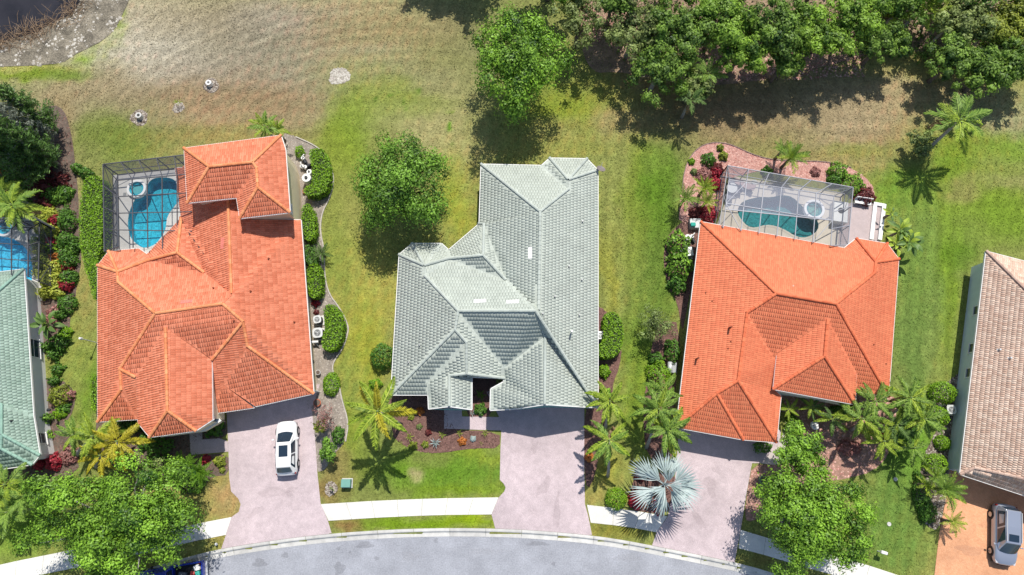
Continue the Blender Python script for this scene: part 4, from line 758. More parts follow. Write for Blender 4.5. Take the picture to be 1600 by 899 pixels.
# ---------------------------------------------------------------- vegetation
def crown_arrays(rad, nclump, nleaf, size, rng, low=-.35, cr=(.20, .34), rough=.34, fill=.5, lobes=5):
    """leaves of a crown centred on the origin; rad = (rx, ry, rz)"""
    rad = np.array(rad); d = unit(rng.normal(size=(nclump*3, 3))); d = d[d[:, 2] > low][:nclump]; n = len(d)
    ph = rng.uniform(0, 6.28, 4); az = np.arctan2(d[:, 1], d[:, 0]); lob = 1+rough*(np.sin(lobes*az+ph[0])*.5+np.sin((lobes-2)*az+ph[1]+2*d[:, 2])*.5)+rng.normal(0, .06, n)
    rr = np.where(rng.random(n) < fill, rng.uniform(.30, .75, n), rng.uniform(.78, 1.0, n)); C0 = d*(rr*lob)[:, None]*.86
    crs = rng.uniform(*cr, n); tone = rng.normal(0, .22, n); k = rng.choice(n, nleaf, p=crs**2/np.sum(crs**2)); u = unit(rng.normal(size=(nleaf, 3)))
    r = crs[k]*rng.uniform(.35, 1.05, nleaf)*(1+.25*np.sin(7*u[:, 0]+5*u[:, 1]+k)); P = (C0[k]+u*r[:, None])*rad
    N = unit(u*.85+unit(C0[k]+1e-6)*.30+np.array((0, 0, .38))+rng.normal(0, .26, (nleaf, 3))); s = size*rng.uniform(.6, 1.35, nleaf)
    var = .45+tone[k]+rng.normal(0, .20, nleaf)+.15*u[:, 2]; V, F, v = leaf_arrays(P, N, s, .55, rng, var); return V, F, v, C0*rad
def tree(name, label, px, py, r, hc, mname, group=None, nleaf=9000, nclump=130, size=.30, ry=None, rz=.62, lean=(0, 0), trunk_r=.18, limbs=8, low=-.35, seed=0, fill=.5, rough=.36, cr=(.20, .34), limb_m='bark', cat='tree', show=0):
    """crown centre seen at (px, py); r in pixels of the photograph"""
    rng = np.random.default_rng(seed+int(px*13+py*7) % 100000); c = g3(px, py, hc); s = 1/PPM(py, hc); rx = r*s; ry_ = (ry or r)*s; rzz = min((rx+ry_)/2*rz, max(hc-.9, hc*.6))
    base = Vector((c.x+lean[0], c.y+lean[1], 0)); t = thing(name, label, cat, base, group)
    nclump = max(12, int(nclump*.62)) if nclump > 75 else nclump; cr = (cr[0]*.76, cr[1]*.84)
    V, F, v, C0 = crown_arrays((rx, ry_, rzz), nclump, nleaf, size, rng, low, cr, rough, fill); V = V+np.array((c.x-base.x, c.y-base.y, hc)); V[:, 2] = np.maximum(V[:, 2], .1)
    link('crown', npmesh('crown', V, F, v), t, M[mname])
    mb = MB(); cc = Vector((c.x-base.x, c.y-base.y, hc)); fork = Vector((cc.x*.45, cc.y*.45, hc*.42)); mb.tube([(0, 0, -.1), (0, 0, .35), fork*.6+Vector((.05, 0, .1)), fork], [trunk_r*1.5, trunk_r*1.1, trunk_r, trunk_r*.85], 9)
    idx = rng.choice(len(C0), min(limbs*3, len(C0)), replace=False)
    for q, i in enumerate(idx):
        e = cc+Vector(C0[i])*(.97 if q < show else .8); m1 = fork.lerp(e, .4)+Vector((0, 0, rzz*.18)); m2 = fork.lerp(e, .72)+Vector((rng.normal(0, .12), rng.normal(0, .12), rzz*.10)); rr = trunk_r*(.5 if q < limbs else .26)
        mb.tube([fork, m1, m2, e], [rr, rr*.7, rr*.42, rr*.12], 5, cap=False)
    mb.build('trunk', M[limb_m], t, smooth=True, local=True); return t
def bush(name, label, px, py, r, h_, mname, ry=None, n=None, size=.16, cat='shrub', group=None, box=0, rough=.12, rot=0, round_=.75, zoff=0):
    """rounded shrub standing on the ground; (px, py) is where its middle is seen"""
    rng = np.random.default_rng(int(px*31+py*17) % 99991); c = g3(px, py, h_*.6); s = 1/PPM(py, h_*.6); rx, ry_ = r*s, (ry or r)*s; n = n or int(260+900*rx*ry_/(size/.16)**2)
    d = unit(rng.normal(size=(n, 3))*np.array((1, 1, .8))); d[:, 2] = np.abs(d[:, 2])*1.25-.25; 
    if box: q = 1/np.maximum((np.abs(d)**4).sum(1), 1e-6)**.25; d = d*q[:, None]
    az = np.arctan2(d[:, 1], d[:, 0]); rr = rng.uniform(.80, 1.04, n)*(1+rough*np.sin(5*az+px)+rough*.6*np.sin(9*az+4*d[:, 2]+py)); P = d*rr[:, None]*np.array((rx, ry_, h_*round_)); P[:, 2] += h_*(1-round_)
    P[:, 2] = np.maximum(P[:, 2], .05); N = unit(d*.8+np.array((0, 0, .45))+rng.normal(0, .42, (n, 3))); ca, sa = math.cos(rot), math.sin(rot); P = P@np.array(((ca, sa, 0), (-sa, ca, 0), (0, 0, 1))); 
    V, F, v = leaf_arrays(P, N, size*rng.uniform(.6, 1.4, n), .6, rng, rng.normal(.5, .24, n)); o = link(name, npmesh(name, V, F, v), None, M[mname]); o.location = (c.x, c.y, zoff); return tag(o, label, cat, group)
def hedge(label, P, h_, mname='hedge', size=.15, dens=150, cat='hedge', group=None):
    """clipped hedge with a flat, slightly uneven top; P in pixels of its top outline"""
    rng = np.random.default_rng(int(P[0][0]*31+P[0][1]*17)); W = [Vector(p) for p in wp(smooth_poly(P, 2), h_)]; c = sum(W, Vector())/len(W); c.z = 0; A = abs(area2([(p.x, p.y) for p in W]))/2; n = int(A*dens)
    xy = scatter([(p.x, p.y) for p in W], n, rng); z = h_+.05*np.sin(xy[:, 0]*2.3)*np.cos(xy[:, 1]*1.7)+rng.normal(0, .035, n); P3 = np.column_stack([xy, z]); N3 = unit(np.array((0, 0, 1))+rng.normal(0, .45, (n, 3)))
    sg = 1 if area2([(p.x, p.y) for p in W]) > 0 else -1; Ps, Ns = [P3], [N3]
    for i in range(len(W)):
        a, b = W[i], W[(i+1) % len(W)]; d = b-a; ln = d.length; k = int(ln*h_*dens*.55)+1; t = rng.random(k); zz = rng.uniform(.02, h_, k); out = np.array((d.y, -d.x, 0))/max(ln, 1e-6)*sg
        Ps.append(np.array(a)*(1-t[:, None])+np.array(b)*t[:, None]); Ps[-1][:, 2] = zz; Ps[-1] += out*rng.uniform(-.08, .05, k)[:, None]-out*np.maximum(0, zz-h_+.2)[:, None]*.5; Ns.append(unit(out+rng.normal(0, .45, (k, 3))+np.array((0, 0, .3))))
    Pa, Na = np.vstack(Ps), np.vstack(Ns); V, F, v = leaf_arrays(Pa-np.array(c), Na, size*rng.uniform(.6, 1.4, len(Pa)), .6, rng, rng.normal(.5, .24, len(Pa)))
    o = link('hedge', npmesh('hedge', V, F, v), None, M[mname]); o.location = c; tag(o, label, cat, group)
    core = [(p.x, p.y) for p in offset_poly([(p.x, p.y) for p in W], .12)]; MB().prism(core, 0, h_-.10).build('inner_twigs', M['hedge_core'], o); return o
M['hedge_core'] = mat('hedge_twigs', (.035, .05, .015))
# palm fronds, made once per material and shape
FR = {}; M['dead_frond'] = fol('dead_palm_leaflets', (.20, .13, .06), (.42, .30, .15))
M['wood_bright'] = fol('bright_wood_leaves', (.04, .11, .015), (.40, .62, .08), trans=.42); M['wood_mid'] = fol('wood_leaves', (.035, .09, .02), (.32, .50, .08), trans=.42); M['wood_olive'] = fol('olive_wood_leaves', (.07, .10, .03), (.44, .54, .17), trans=.42)
def frond_mesh(kind, mname, var):
    key = (kind, mname, var)
    if key in FR: return FR[key]
    rng = np.random.default_rng(var*17+len(kind)); V, F, a = [], [], []
    def leafq(p, q, w_, dr=.0, v=.5):
        p, q = Vector(p), Vector(q); d = (q-p); s = d.cross(Vector((0, 0, 1))); s = s.normalized()*w_ if s.length > 1e-6 else Vector((w_, 0, 0)); m_ = p.lerp(q, .45)+Vector((0, 0, dr)); b = len(V)
        V.extend([tuple(p), tuple(m_+s), tuple(q), tuple(m_-s)]); F.append((b, b+1, b+2, b+3)); a.append(v)
    if kind in ('feather', 'cycad', 'fox'):
        N_ = {'feather': 26, 'cycad': 22, 'fox': 30}[kind]; wl = {'feather': .22, 'cycad': .17, 'fox': .155}[kind]; droop = {'feather': .42, 'cycad': .30, 'fox': .5}[kind]; pts = []
        bend = rng.normal(0, .08)
        for i in range(N_+1): t = i/N_; pts.append(Vector((t*(1-.12*t), bend*t*t, .16*t*1.2-droop*t*t)))
        for i in range(0, N_, 3):
            j = min(i+3, N_); b = len(V); w0 = .014*(1-i/N_)+.004; w1 = .014*(1-j/N_)+.003; A, B = pts[i], pts[j]; V.extend([(A.x, A.y-w0, A.z+.004), (A.x, A.y+w0, A.z+.004), (B.x, B.y+w1, B.z+.004), (B.x, B.y-w1, B.z+.004)]); F.append((b, b+1, b+2, b+3)); a.append(.9)
        for i in range(2 if kind == 'cycad' else 4, N_+1):
            t = i/N_; ln = wl*math.sin(math.pi*min(1, t*.86+.12))**.7*(1.05-.25*t)
            for s in (-1, 1):
                for rep in ((0,) if kind != 'fox' else (0, 1)):
                    up = rng.normal(0, .05)+(rep-.5)*.12*(kind == 'fox'); q = pts[i]+Vector((ln*(.55+.4*t), s*ln*(1-.35*t), (-.06 if kind == 'cycad' else -.16)*ln/wl*.6+up+(.05 if kind == 'cycad' else 0))); leafq(pts[i], q, (.017 if kind == 'fox' else .020) if kind != 'cycad' else .017, .01, float(np.clip(rng.normal(.5, .2), 0, 1)))
    elif kind == 'fan':
        n = 12; V.extend([(0, -.012, 0), (0, .012, 0), (.34, .009, .06), (.34, -.009, .06)]); F.append((0, 1, 2, 3)); a.append(1)
        for i in range(n):
            t = (i/(n-1)-.5)*1.9; ln = .66*(1-.10*abs(t)/2.2)*rng.uniform(.9, 1.05); c0 = Vector((.34, 0, .06)); q = c0+Vector((math.cos(t)*ln, math.sin(t)*ln*.72, -.30*ln-.16*abs(math.sin(t))+rng.normal(0, .03))); leafq(c0+Vector((0, 0, .004*(i % 2))), q, .026, .03 if i % 2 else -.004, float(np.clip(rng.normal(.55, .2), 0, 1)))
    elif kind == 'paddle':
        N_ = 8; pts = [Vector((t*.9, 0, .22*t*3*(1-t)-.12*t*t)) for t in [i/N_ for i in range(N_+1)]]; b0 = 0
        for i in range(N_+1):
            t = i/N_; w_ = .012 if t < .38 else .15*math.sin(math.pi*min(.97, (t-.33)/.67))**.7; p = pts[i]; V.extend([(p.x, -w_, p.z+w_*.25), (p.x, 0, p.z), (p.x, w_, p.z+w_*.25)])
        for i in range(N_):
            for k in (0, 1): A = 3*i+k; F.append((A, A+1, A+4, A+3)); a.append(.35+.4*k+float(rng.normal(0, .08)))
    elif kind == 'sword':
        for i in range(4): pass
        b = 0; V.extend([(0, -.05, 0), (0, .05, 0), (.5, .075, .18), (.5, -.075, .18), (.5, 0, .14), (1, 0, .12), (0, 0, -.01)]); F.extend([(0, 6, 4, 3), (6, 1, 2, 4), (3, 4, 5), (4, 2, 5)]); a.extend([.4, .6, .4, .6])
    me = bpy.data.meshes.new('frond'); me.from_pydata(V, [], F); me.attributes.new('v', 'FLOAT', 'FACE').data.foreach_set('value', np.asarray(a, np.float32)); me.materials.append(M[mname]); me.update(); FR[key] = me; return me
def palm(label, px, py, h_, L_, n=14, kind='feather', mname='palm', base=None, name='palm_tree', cat='palm', group=None, tr=.13, up=(.05, .95), seed=0, part='frond', skirt=0, alt=None, twist=.3):
    """crown seen at (px, py) at height h_; trunk foot at pixel `base`; L_ frond length in metres"""
    rng = random.Random(seed+int(px*7+py*3)); c = g3(px, py, h_); b = g3(base[0], base[1], 0) if base else Vector((c.x, c.y, 0)); t = thing(name, label, cat, b, group); q = c-b
    if h_ > .8:
        mb = MB(); pts = [Vector((0, 0, -.1)), q*.3+Vector((-q.x*.08, -q.y*.08, 0)), q*.65+Vector((-q.x*.06, -q.y*.06, 0)), q]; mb.tube(pts, [tr*1.35, tr, tr*.9, tr*.8], 10); 
        if kind in ('feather', 'fox') and h_ > 2.5: mb.build('trunk', M['bark_grey'], t, smooth=True, local=True); MB().tube([q*1.0, q+Vector((0, 0, .5))], [tr*.95, tr*.5], 8).build('crownshaft', M['stem'], t, smooth=True, local=True)
        else: mb.build('trunk', M['bark'], t, smooth=True, local=True)
    for i in range(n):
        k = i/max(1, n-1); el = up[0]+(up[1]-up[0])*k; az = i*2.39996+rng.uniform(-.25, .25); mn = alt if (alt and rng.random() < .3) else mname; o = link(part, frond_mesh(kind, mn, rng.randint(0, 2)), t)
        s = L_*rng.uniform(.85, 1.08)*(1-.25*k); o.scale = (s, s, s); o.location = q+Vector((math.cos(az)*.05, math.sin(az)*.05, .35*(k if h_ > 2.5 else .2)*min(1, L_))); o.rotation_euler = (rng.uniform(-twist, twist), -el+rng.uniform(-.08, .08), az)
    if kind in ('feather', 'fox') and h_ > 3:
        for i in range(2):
            o = link(part, frond_mesh(kind, 'dead_frond', i), t); o.scale = (L_*.8,)*3; o.location = q; o.rotation_euler = (.2, rng.uniform(.5, .9), rng.uniform(0, 6.28)); o['label'] = 'brown dead frond hanging down'
    return t
# ---- the two lawn trees and the street trees
tree('oak_tree', 'big round bright green oak behind the sage-roofed house, beside the wood', 806, 94, 80, 6.2, 'oak_bright', ry=94, nleaf=24000, nclump=190, size=.23, limbs=12, seed=1, trunk_r=.22)
tree('oak_tree', 'dark green round oak on the lawn between the cream house and the sage-roofed house', 628, 283, 77, 5.0, 'oak', ry=92, nleaf=24000, nclump=190, size=.21, limbs=12, seed=2, trunk_r=.2, show=8, limb_m='bark', fill=.45)
tree('oak_tree', 'wide spreading street oak over the sidewalk at the lower left', 178, 812, 150, 5.4, 'oak_bright', ry=100, nleaf=56000, nclump=330, size=.20, limbs=24, seed=3, trunk_r=.28, rz=.5, show=6, cr=(.13, .24), limb_m='bark_grey', lean=(.5, -.6))
tree('oak_tree', 'lime green street oak right of the third driveway', 1268, 812, 102, 5.2, 'oak_bright', ry=98, nleaf=38000, nclump=210, size=.20, limbs=18, seed=4, trunk_r=.24, rz=.55, rough=.30, cr=(.15, .27), show=6)
tree('oak_tree', 'small lime green oak lobe reaching up towards the front path of the orange house', 1250, 712, 42, 4.0, 'oak_bright', ry=44, nleaf=9000, nclump=90, size=.20, seed=5, trunk_r=.12)
# ---- the wood along the top edge
WOOD = [(905,30,50,6.5,'olive','thin olive-green pine leaning over the dry ground right of the round oak',3500,.55),
 (960,-15,60,7.5,'oak_dark','dark tree at the top edge just right of the round oak',8000,.6),
 (990,45,52,6.5,'olive','olive-green tree with bare pale limbs above the dry ground',5500,.45),
 (1030,105,56,5.6,'oak_dark','sparse dark tree with pale bare branches at the front of the wood',6500,.4),
 (1065,45,58,7,'oak','mid green tree behind the sparse one with bare branches',9000,.6),
 (1082,135,30,4.2,'olive','small olive-green tree poking out of the front of the wood',2600,.6),
 (1125,25,62,7.5,'oak_bright','tall bright tree at the top edge above the pink rock bed',9500,.6),
 (1160,78,50,6.5,'oak_bright','bright leafy tree at the wood front above the screened pool',9000,.6),
 (1215,45,56,7.5,'oak','round green tree in the middle of the wood right of the bright ones',9000,.6),
 (1228,92,38,5.5,'oak','lower green tree whose shadow reaches the palm by the screened pool',5000,.6),
 (1278,60,56,7,'oak_bright','bright tree casting the large ragged shadow on the dry lawn',9000,.6),
 (1335,35,54,7,'oak_bright','bright tree near the top edge left of the palm thicket',8500,.6),
 (1378,66,44,5.2,'oak','broad low tree at the edge of the dry clearing',6500,.6),
 (1400,8,50,6,'oak_dark','dark tree at the top edge by the palm thicket',6500,.6),
 (1488,95,48,5.2,'oak','green tree at the right end of the clearing',7500,.6),
 (1545,112,48,5,'oak','low leafy tree casting shadow towards the tall lone palm',7500,.6),
 (1596,95,50,5.5,'oak','tree cut by the right edge of the wood',7000,.6),
 (1570,45,52,5.5,'yellowgreen','yellow-green tree with grey dead branches near the top right corner',6500,.5),
 (1500,35,50,5.5,'olive','olive tree among palm fronds in the top right thicket',6000,.5),
 (1620,15,56,6,'yellowgreen','yellowish tree in the top right corner',6000,.6)]
for px, py, r, hc, mn, lb, nl, fl in WOOD: tree('tree', lb, px, py, r*1.08, hc*.70, {'oak_bright': 'wood_bright', 'oak': 'wood_mid', 'oak_dark': 'wood_mid', 'olive': 'wood_olive'}.get(mn, mn), low=-.1, nleaf=int(nl*1.15), nclump=100, size=.26, trunk_r=.18, fill=fl, rough=.3, cr=(.15, .26), show=9 if 'bare' in lb or 'dead' in lb else 2, limb_m='bark_pale' if 'bare' in lb or 'dead' in lb else 'bark', limbs=10, group='trees of the wood behind the lots')
for k, (px, py) in enumerate(((690,-125),(745,-120),(860,-60),(1050,-50),(1180,-45),(1290,-45),(1450,-40),(1540,-45))):
    tree('tree', 'tree of the wood just beyond the top edge, '+('leftmost, over the dry lawn', 'left of the round oak', 'above the leaning pine', 'above the bare-limbed tree', 'above the bright trees', 'above the palm by the pool', 'above the palm thicket', 'nearest the right corner')[k], px, py, 58, 6 if px < 780 else 5.5, 'oak', nleaf=4500, nclump=80, size=.40, trunk_r=.2, group='trees of the wood just beyond the top edge')
# dark understory of the wood
und = [(880,-60),(930,60),(990,110),(1060,125),(1130,95),(1200,95),(1290,85),(1400,95),(1470,110),(1540,125),(1680,120),(1700,-120),(880,-120)]
W = wp(und); n = 16000; xy = scatter(W, n); hz = RG.uniform(.1, 1.8, n)*(.5+.5*np.sin(xy[:, 0]*.9)*np.cos(xy[:, 1]*.8)); ok = pip(*IMG(xy[:, 0], xy[:, 1]), [(1290,-120),(1310,100),(1700,130),(1700,-120)]) | (RG.random(n) < .25)
xy, hz = xy[ok], hz[ok]; V, F, v = leaf_arrays(np.column_stack([xy, np.maximum(.05, hz)]), unit(np.array((0, 0, 1))+RG.normal(0, .6, (len(xy), 3))), RG.uniform(.2, .5, len(xy)), .5)
tag(link('undergrowth', npmesh('undergrowth', V, F, v), None, M['oak_dark']), 'low dark undergrowth filling the floor of the wood', 'undergrowth', kind='stuff')
sheet('forest_floor', [(880,-150),(905,70),(925,115),(960,112),(1000,118),(1100,135),(1180,128),(1290,104),(1330,92),(1420,75),(1480,96),(1600,110),(1750,110),(1750,-150)], .016, mat('leaf_litter', (.28,.19,.13), noise=(1.2, .55, 1.35), noise2=(9, .6, 1.5)), smooth=2, kind='structure')
n = 2500; xy = scatter(wp([(905,60),(950,70),(1080,130),(1350,120),(1350,90),(1100,60),(1000,20),(905,0)]), n); V, F, v = blobs(xy, .02, RG.uniform(.04, .14, n)); tag(link('leaf_litter', npmesh('litter', V, F, v), None, M['rock_pink']), 'reddish leaf litter and clods on the bare ground under the wood', 'leaf litter', kind='stuff')
for px, py, h_, L_, n_, mn, lb in ((1395,25,3.2,2.4,13,'palm_lime','lime palm in the thicket at the top edge, left one'),(1440,12,3.6,2.6,14,'palm_lime','large lime palm at the top edge above the clearing'),(1478,45,3.0,2.4,13,'palm','green palm inside the top right thicket'),(1470,12,3.2,2.2,12,'palm_lime','yellowish palm between two olive trees at the top edge'),
   (1535,60,2.8,2.2,12,'palm_lime','lime palm under the yellow-green tree in the top right thicket'),(1078,158,3.2,1.9,9,'palm_dark','drooping green palm standing out of the wood over the lawn'),(1105,118,3.4,2.2,12,'palm','palm half hidden in the trees above the pink rock bed'),(1585,30,3.2,2.2,11,'palm_lime','lime palm in the very corner of the wood')):
    palm(lb, px, py, h_, L_, n_, 'feather', mn)
# ---- conifers at the left edge, seen leaning outwards
def conifer(label, bx, by, h_, r, mname, seed, tiers=26, group=None):
    rng = np.random.default_rng(seed); b = g3(bx, by, 0); t = thing('conifer', label, 'conifer', b, group); MB().tube([(0, 0, -.1), (0, 0, h_*.5), (0, 0, h_)], [.2, .13, .03], 8).build('trunk', M['bark_pale' if mname == 'pine_grey' else 'bark_grey'], t, smooth=True, local=True); Ps, Ns = [], []; mb = MB()
    for i in range(tiers):
        z = .8+(h_-1.0)*i/tiers; rr = r*(1-.72*(i/tiers)**1.2)
        for k in range(7):
            a = rng.uniform(0, 6.28); L_ = rr*rng.uniform(.7, 1.1); e = np.array((math.cos(a)*L_, math.sin(a)*L_, L_*.75)); o = np.array((0, 0, z+rng.uniform(-.15, .15))); mb.tube([tuple(o), tuple(o+e*.9)], [.035, .012], 3, cap=False); n = int(34*L_/r)+7; tt = rng.uniform(.15, 1.05, n); P = o+e*tt[:, None]+rng.normal(0, .11, (n, 3))*(1.25-tt[:, None]*.6); Ps.append(P); Ns.append(unit(rng.normal(size=(n, 3))*.7+np.array((0, 0, .7))))
    P, N = np.vstack(Ps), np.vstack(Ns); V, F, v = leaf_arrays(P, N, rng.uniform(.18, .50, len(P)), .20, rng, rng.normal(.5, .25, len(P))); link('crown', npmesh('crown', V, F, v), t, M[mname]); mb.build('branches', M['bark_pale' if mname == 'pine_grey' else 'bark_grey'], t, local=True); return t
conifer('tall dark green conifer at the left edge, rightmost and lowest on the mulch', 92, 258, 10.5, 1.7, 'pine', 1, 38)
conifer('tall grey-green feathery conifer leaning out of the left edge', 84, 232, 12.5, 1.5, 'pine_grey', 2, 44)
conifer('slim tall conifer at the upper tip of the left mulch bed', 92, 205, 8.5, 1.7, 'pine', 3)
conifer('dark conifer behind the grey one at the left edge', 50, 262, 10.0, 1.8, 'pine', 4, 36)
conifer('conifer cut by the left edge below the pond', 18, 232, 11, 1.8, 'pine_grey', 5, 36)
conifer('short bushy conifer beside the mulch curve', 72, 275, 5.0, 2.3, 'pine', 6, 24)
# ---- hedges
hedge('long clipped bright green hedge left of the turquoise pool', [(129,288),(134,276),(160,272),(161,330),(159,390),(152,402),(152,468),(146,470),(141,448),(130,410),(123,380),(124,320)], 1.6)
hedge('small clipped hedge stub at the left front of the cream house', [(140,586),(152,584),(152,646),(142,642)], 1.2)
hedge('comma-shaped clipped hedge at the top of the gravel strip', [(482,240),(486,232),(498,230),(508,236),(514,250),(516,275),(514,292),(505,303),(488,307),(474,303),(475,292),(488,287),(487,262)], 1.3)
hedge('square clipped hedge below the comma-shaped one', [(469,319),(489,318),(495,375),(472,377)], 1.3)
hedge('dark clipped hedge piece beside the spiky dark cycad', [(474,386),(484,380),(494,398),(496,414),(477,414)], 1.2, 'hedge_dark')
hedge('oblong clipped hedge above the red plant on the gravel strip', [(477,413),(500,411),(503,440),(502,464),(480,467)], 1.3)
hedge('crescent clipped hedge beside the two round-topped air conditioners', [(505,478),(519,474),(531,486),(537,505),(536,525),(529,541),(519,549),(503,546),(502,530),(508,512),(506,495)], 1.3)
bush('shrub', 'round clipped shrub at the bottom of the gravel strip', 516, 600, 13.5, 1.1, 'hedge', ry=19, size=.13, rough=.03)
bush('shrub', 'small clipped shrub in the gravel corner beside the upper storey', 467, 236, 7, 1.0, 'hedge', ry=10, size=.13)
hedge('C-shaped clipped hedge wrapping the air conditioner of the sage-roofed house', [(943,494),(950,488),(960,487),(969,495),(975,512),(974,535),(968,552),(955,560),(934,559),(934,540),(943,534),(942,515)], 1.3)
bush('shrub', 'round clipped dark shrub left of the sage-roofed house', 596, 556, 19.5, 1.9, 'hedge_dark', ry=21, size=.15, rough=.04)
bush('shrub', 'small lime shrub just below the round dark one', 586, 600, 11, .8, 'hedge', ry=8, size=.13)
bush('shrub', 'clipped ball shrub beside the sidewalk under the silver palm', 964, 780, 17, 1.5, 'hedge', ry=17.5, size=.12, rough=.03)
for a in (('oval clipped shrub highest along the grey-walled house', 1478, 613, 22, 1.5, 18), ('second clipped shrub along the grey-walled house, by its round meter', 1469, 650, 18, 1.5, 17), ('smallest clipped ball along the grey-walled house', 1476, 692, 12, 1.0, 12), ('round clipped ball above the palms by the orange drive', 1467, 726, 18, 1.5, 17)): bush('shrub', a[0], a[1], a[2], a[3], a[4], 'hedge', ry=a[5], size=.13, rough=.04)
bush('shrub', 'long low dark shrub mass along the gravel edge by the orange drive', 1444, 775, 12, 1.1, 'hedge_dark', ry=36, size=.15)
bush('shrub', 'shrub between the palms at the corner of the orange drive', 1452, 800, 14, 1.0, 'hedge_dark', ry=18, size=.15)
for a in (('glossy big-leaved shrub beside the pale air conditioner, upper one', 1062, 380, 18, 2.0, 22, 'oak_bright'), ('glossy big-leaved shrub left of the orange house, lower one', 1064, 412, 20, 2.0, 22, 'oak_bright'), ('dark shrub at the foot of the glossy pair', 1060, 442, 14, 1.2, 16, 'hedge_dark')): bush('shrub', a[0], a[1], a[2], a[3], a[4], a[6], ry=a[5], size=.24, rough=.16)
bush('shrub', 'yellow-green clipped shrub beside the grey cabinet', 1031, 587, 19, 1.5, 'hedge', ry=27, size=.15)
bush('shrub', 'dark shrub tucked under the left eave of the orange house', 1052, 548, 12, 1.5, 'hedge_dark', ry=20, size=.18)
bush('shrub', 'low dark bush at the top of the lower left lawn shadow', 1026, 560, 12, 1.0, 'hedge_dark', ry=10, size=.16)
tree('shrub', 'airy fine-twigged dark green bush in the lawn shade left of the orange house', 1026, 508, 37, 2.3, 'olive', ry=36, nleaf=3200, nclump=70, size=.14, trunk_r=.06, rz=.5, limbs=26, show=40, cat='bush', limb_m='stem', fill=.7)
# ---- yellow, red and dark shrubs on the left border
for i, (px, py, r, h_, mn, lb) in enumerate(((66,338,13,1.1,'chartreuse','chartreuse shrub nearest the leaning palm trunk'),(60,355,10,1.0,'chartreuse','small chartreuse shrub right of the blue pool screen'),(76,360,12,1.1,'chartreuse','chartreuse shrub below the upper red plant'),(64,378,12,1.1,'yellowgreen','yellow-green shrub between two red plants'),(66,405,13,1.1,'yellowgreen','yellow-green shrub left of the orange-red plant'),(80,415,12,1.0,'chartreuse','chartreuse shrub left of the lower red plant'),
   (74,436,15,1.2,'chartreuse','large chartreuse shrub in the lower border'),(85,455,11,1.0,'chartreuse','lowest chartreuse shrub of the border'),(101,345,14,1.5,'hedge_dark','dark clipped shrub, top of the row by the dirt track'),(100,375,14,1.5,'hedge_dark','dark clipped shrub, second of the row by the dirt track'),(103,405,13,1.4,'hedge_dark','dark shrub, third of the row by the dirt track'),(105,432,12,1.2,'hedge_dark','dark shrub, fourth of the row by the dirt track'),
   (84,343,9,.9,'red','upper red plant beside the leaning palm trunk'),(78,378,9,.9,'red','second red plant of the border'),(83,404,10,.8,'orangeleaf','orange-red plant of the border'),(104,416,9,.8,'red','red plant against the dark row'),(101,444,11,1.0,'red','lowest and largest red plant of the border'),
   (102,474,15,1.1,'hedge_dark','dark green shrub below the lowest red plant'),(82,490,12,.7,'pinkleaf','brownish pink low plant beside the white wall'),(88,535,15,1.1,'hedge_dark','dark shrub below the white paddle-leaved plant'),(100,520,10,.8,'hedge','small light shrub right of the paddle-leaved plant'),
   (90,618,17,1.3,'yellowgreen','round yellow-green variegated shrub beside the lamp on the white wall'),(105,618,9,.8,'pinkleaf','dull pink plant right of the variegated shrub'),(92,645,10,.6,'hedge','low green plant under the variegated shrub'),(82,722,13,.9,'red','bright pink-red plant at the corner of the mint roof'),(58,726,8,.7,'red','small red plant under the mint roof corner'),(105,712,14,.8,'pinkleaf','dusty orange low plant right of the mint roof corner'),
   (18,292,22,1.2,'hedge_dark','dark shrub above the blue screened pool'),(60,290,18,1.0,'maroon','maroon shrub behind the leaning palm'),(100,300,12,.9,'hedge_dark','dark shrub in the shade of the conifers'),(5,262,10,1.0,'orangeleaf','orange-leaved plant at the left edge'),
   (132,270,9,1.2,'hedge_dark','leafy plant at the corner of the pool screen'),(118,262,8,1.0,'hedge_dark','big-leaved plant left of the pool screen corner'))): bush('shrub', lb, px, py, r, h_, mn, size=.20 if mn in ('red', 'chartreuse') else .17, rough=.14)
CW = dict(chartreuse='chartreuse', yellowgreen='yellow-green', hedge='bright green', hedge_dark='dark green', oak='mid green', maroon='maroon', pinkleaf='dusty pink')
def fillers(n, gx, y0, y1, r0, r1, kinds, where, grp, sz):
    ks = ['uppermost']+['%s' % w for w in ('second', 'third', 'fourth', 'fifth', 'sixth', 'seventh', 'eighth', 'ninth', 'tenth', 'eleventh', 'twelfth', 'thirteenth', 'fourteenth')]
    P = sorted(((gx(), random.uniform(y0, y1)) for _ in range(n)), key=lambda p: p[1]); cnt = {}
    for px, py in P:
        m_ = random.choice(kinds(px)); c = cnt.get(m_, 0); cnt[m_] = c+1
        bush('shrub', '%s %sleafy plant %s' % (CW[m_], ks[c]+' ' if c == 0 else '', where) if c == 0 else '%s %s leafy plant from the top, %s' % (ks[c], CW[m_], where), px, py, random.uniform(r0, r1), random.uniform(.6, 1.15), m_, size=sz, rough=.3, group=grp)
fillers(26, lambda: random.choice((random.gauss(72, 8), random.gauss(72, 8), random.gauss(104, 5))), 328, 460, 6, 10, lambda px: ('chartreuse', 'chartreuse', 'yellowgreen', 'hedge') if px < 90 else ('hedge_dark', 'hedge_dark', 'oak'), 'in the border by the dirt track', 'leafy plants filling the left border', .17)
fillers(12, lambda: random.uniform(0, 95), 262, 325, 9, 15, lambda px: ('hedge_dark', 'maroon', 'oak'), 'in the shade under the conifers', 'dark plants under the conifers', .2)
fillers(10, lambda: random.uniform(66, 110), 470, 700, 6, 11, lambda px: ('hedge_dark', 'pinkleaf', 'oak', 'hedge'), 'beside the white wall', 'low plants along the white wall', .17)
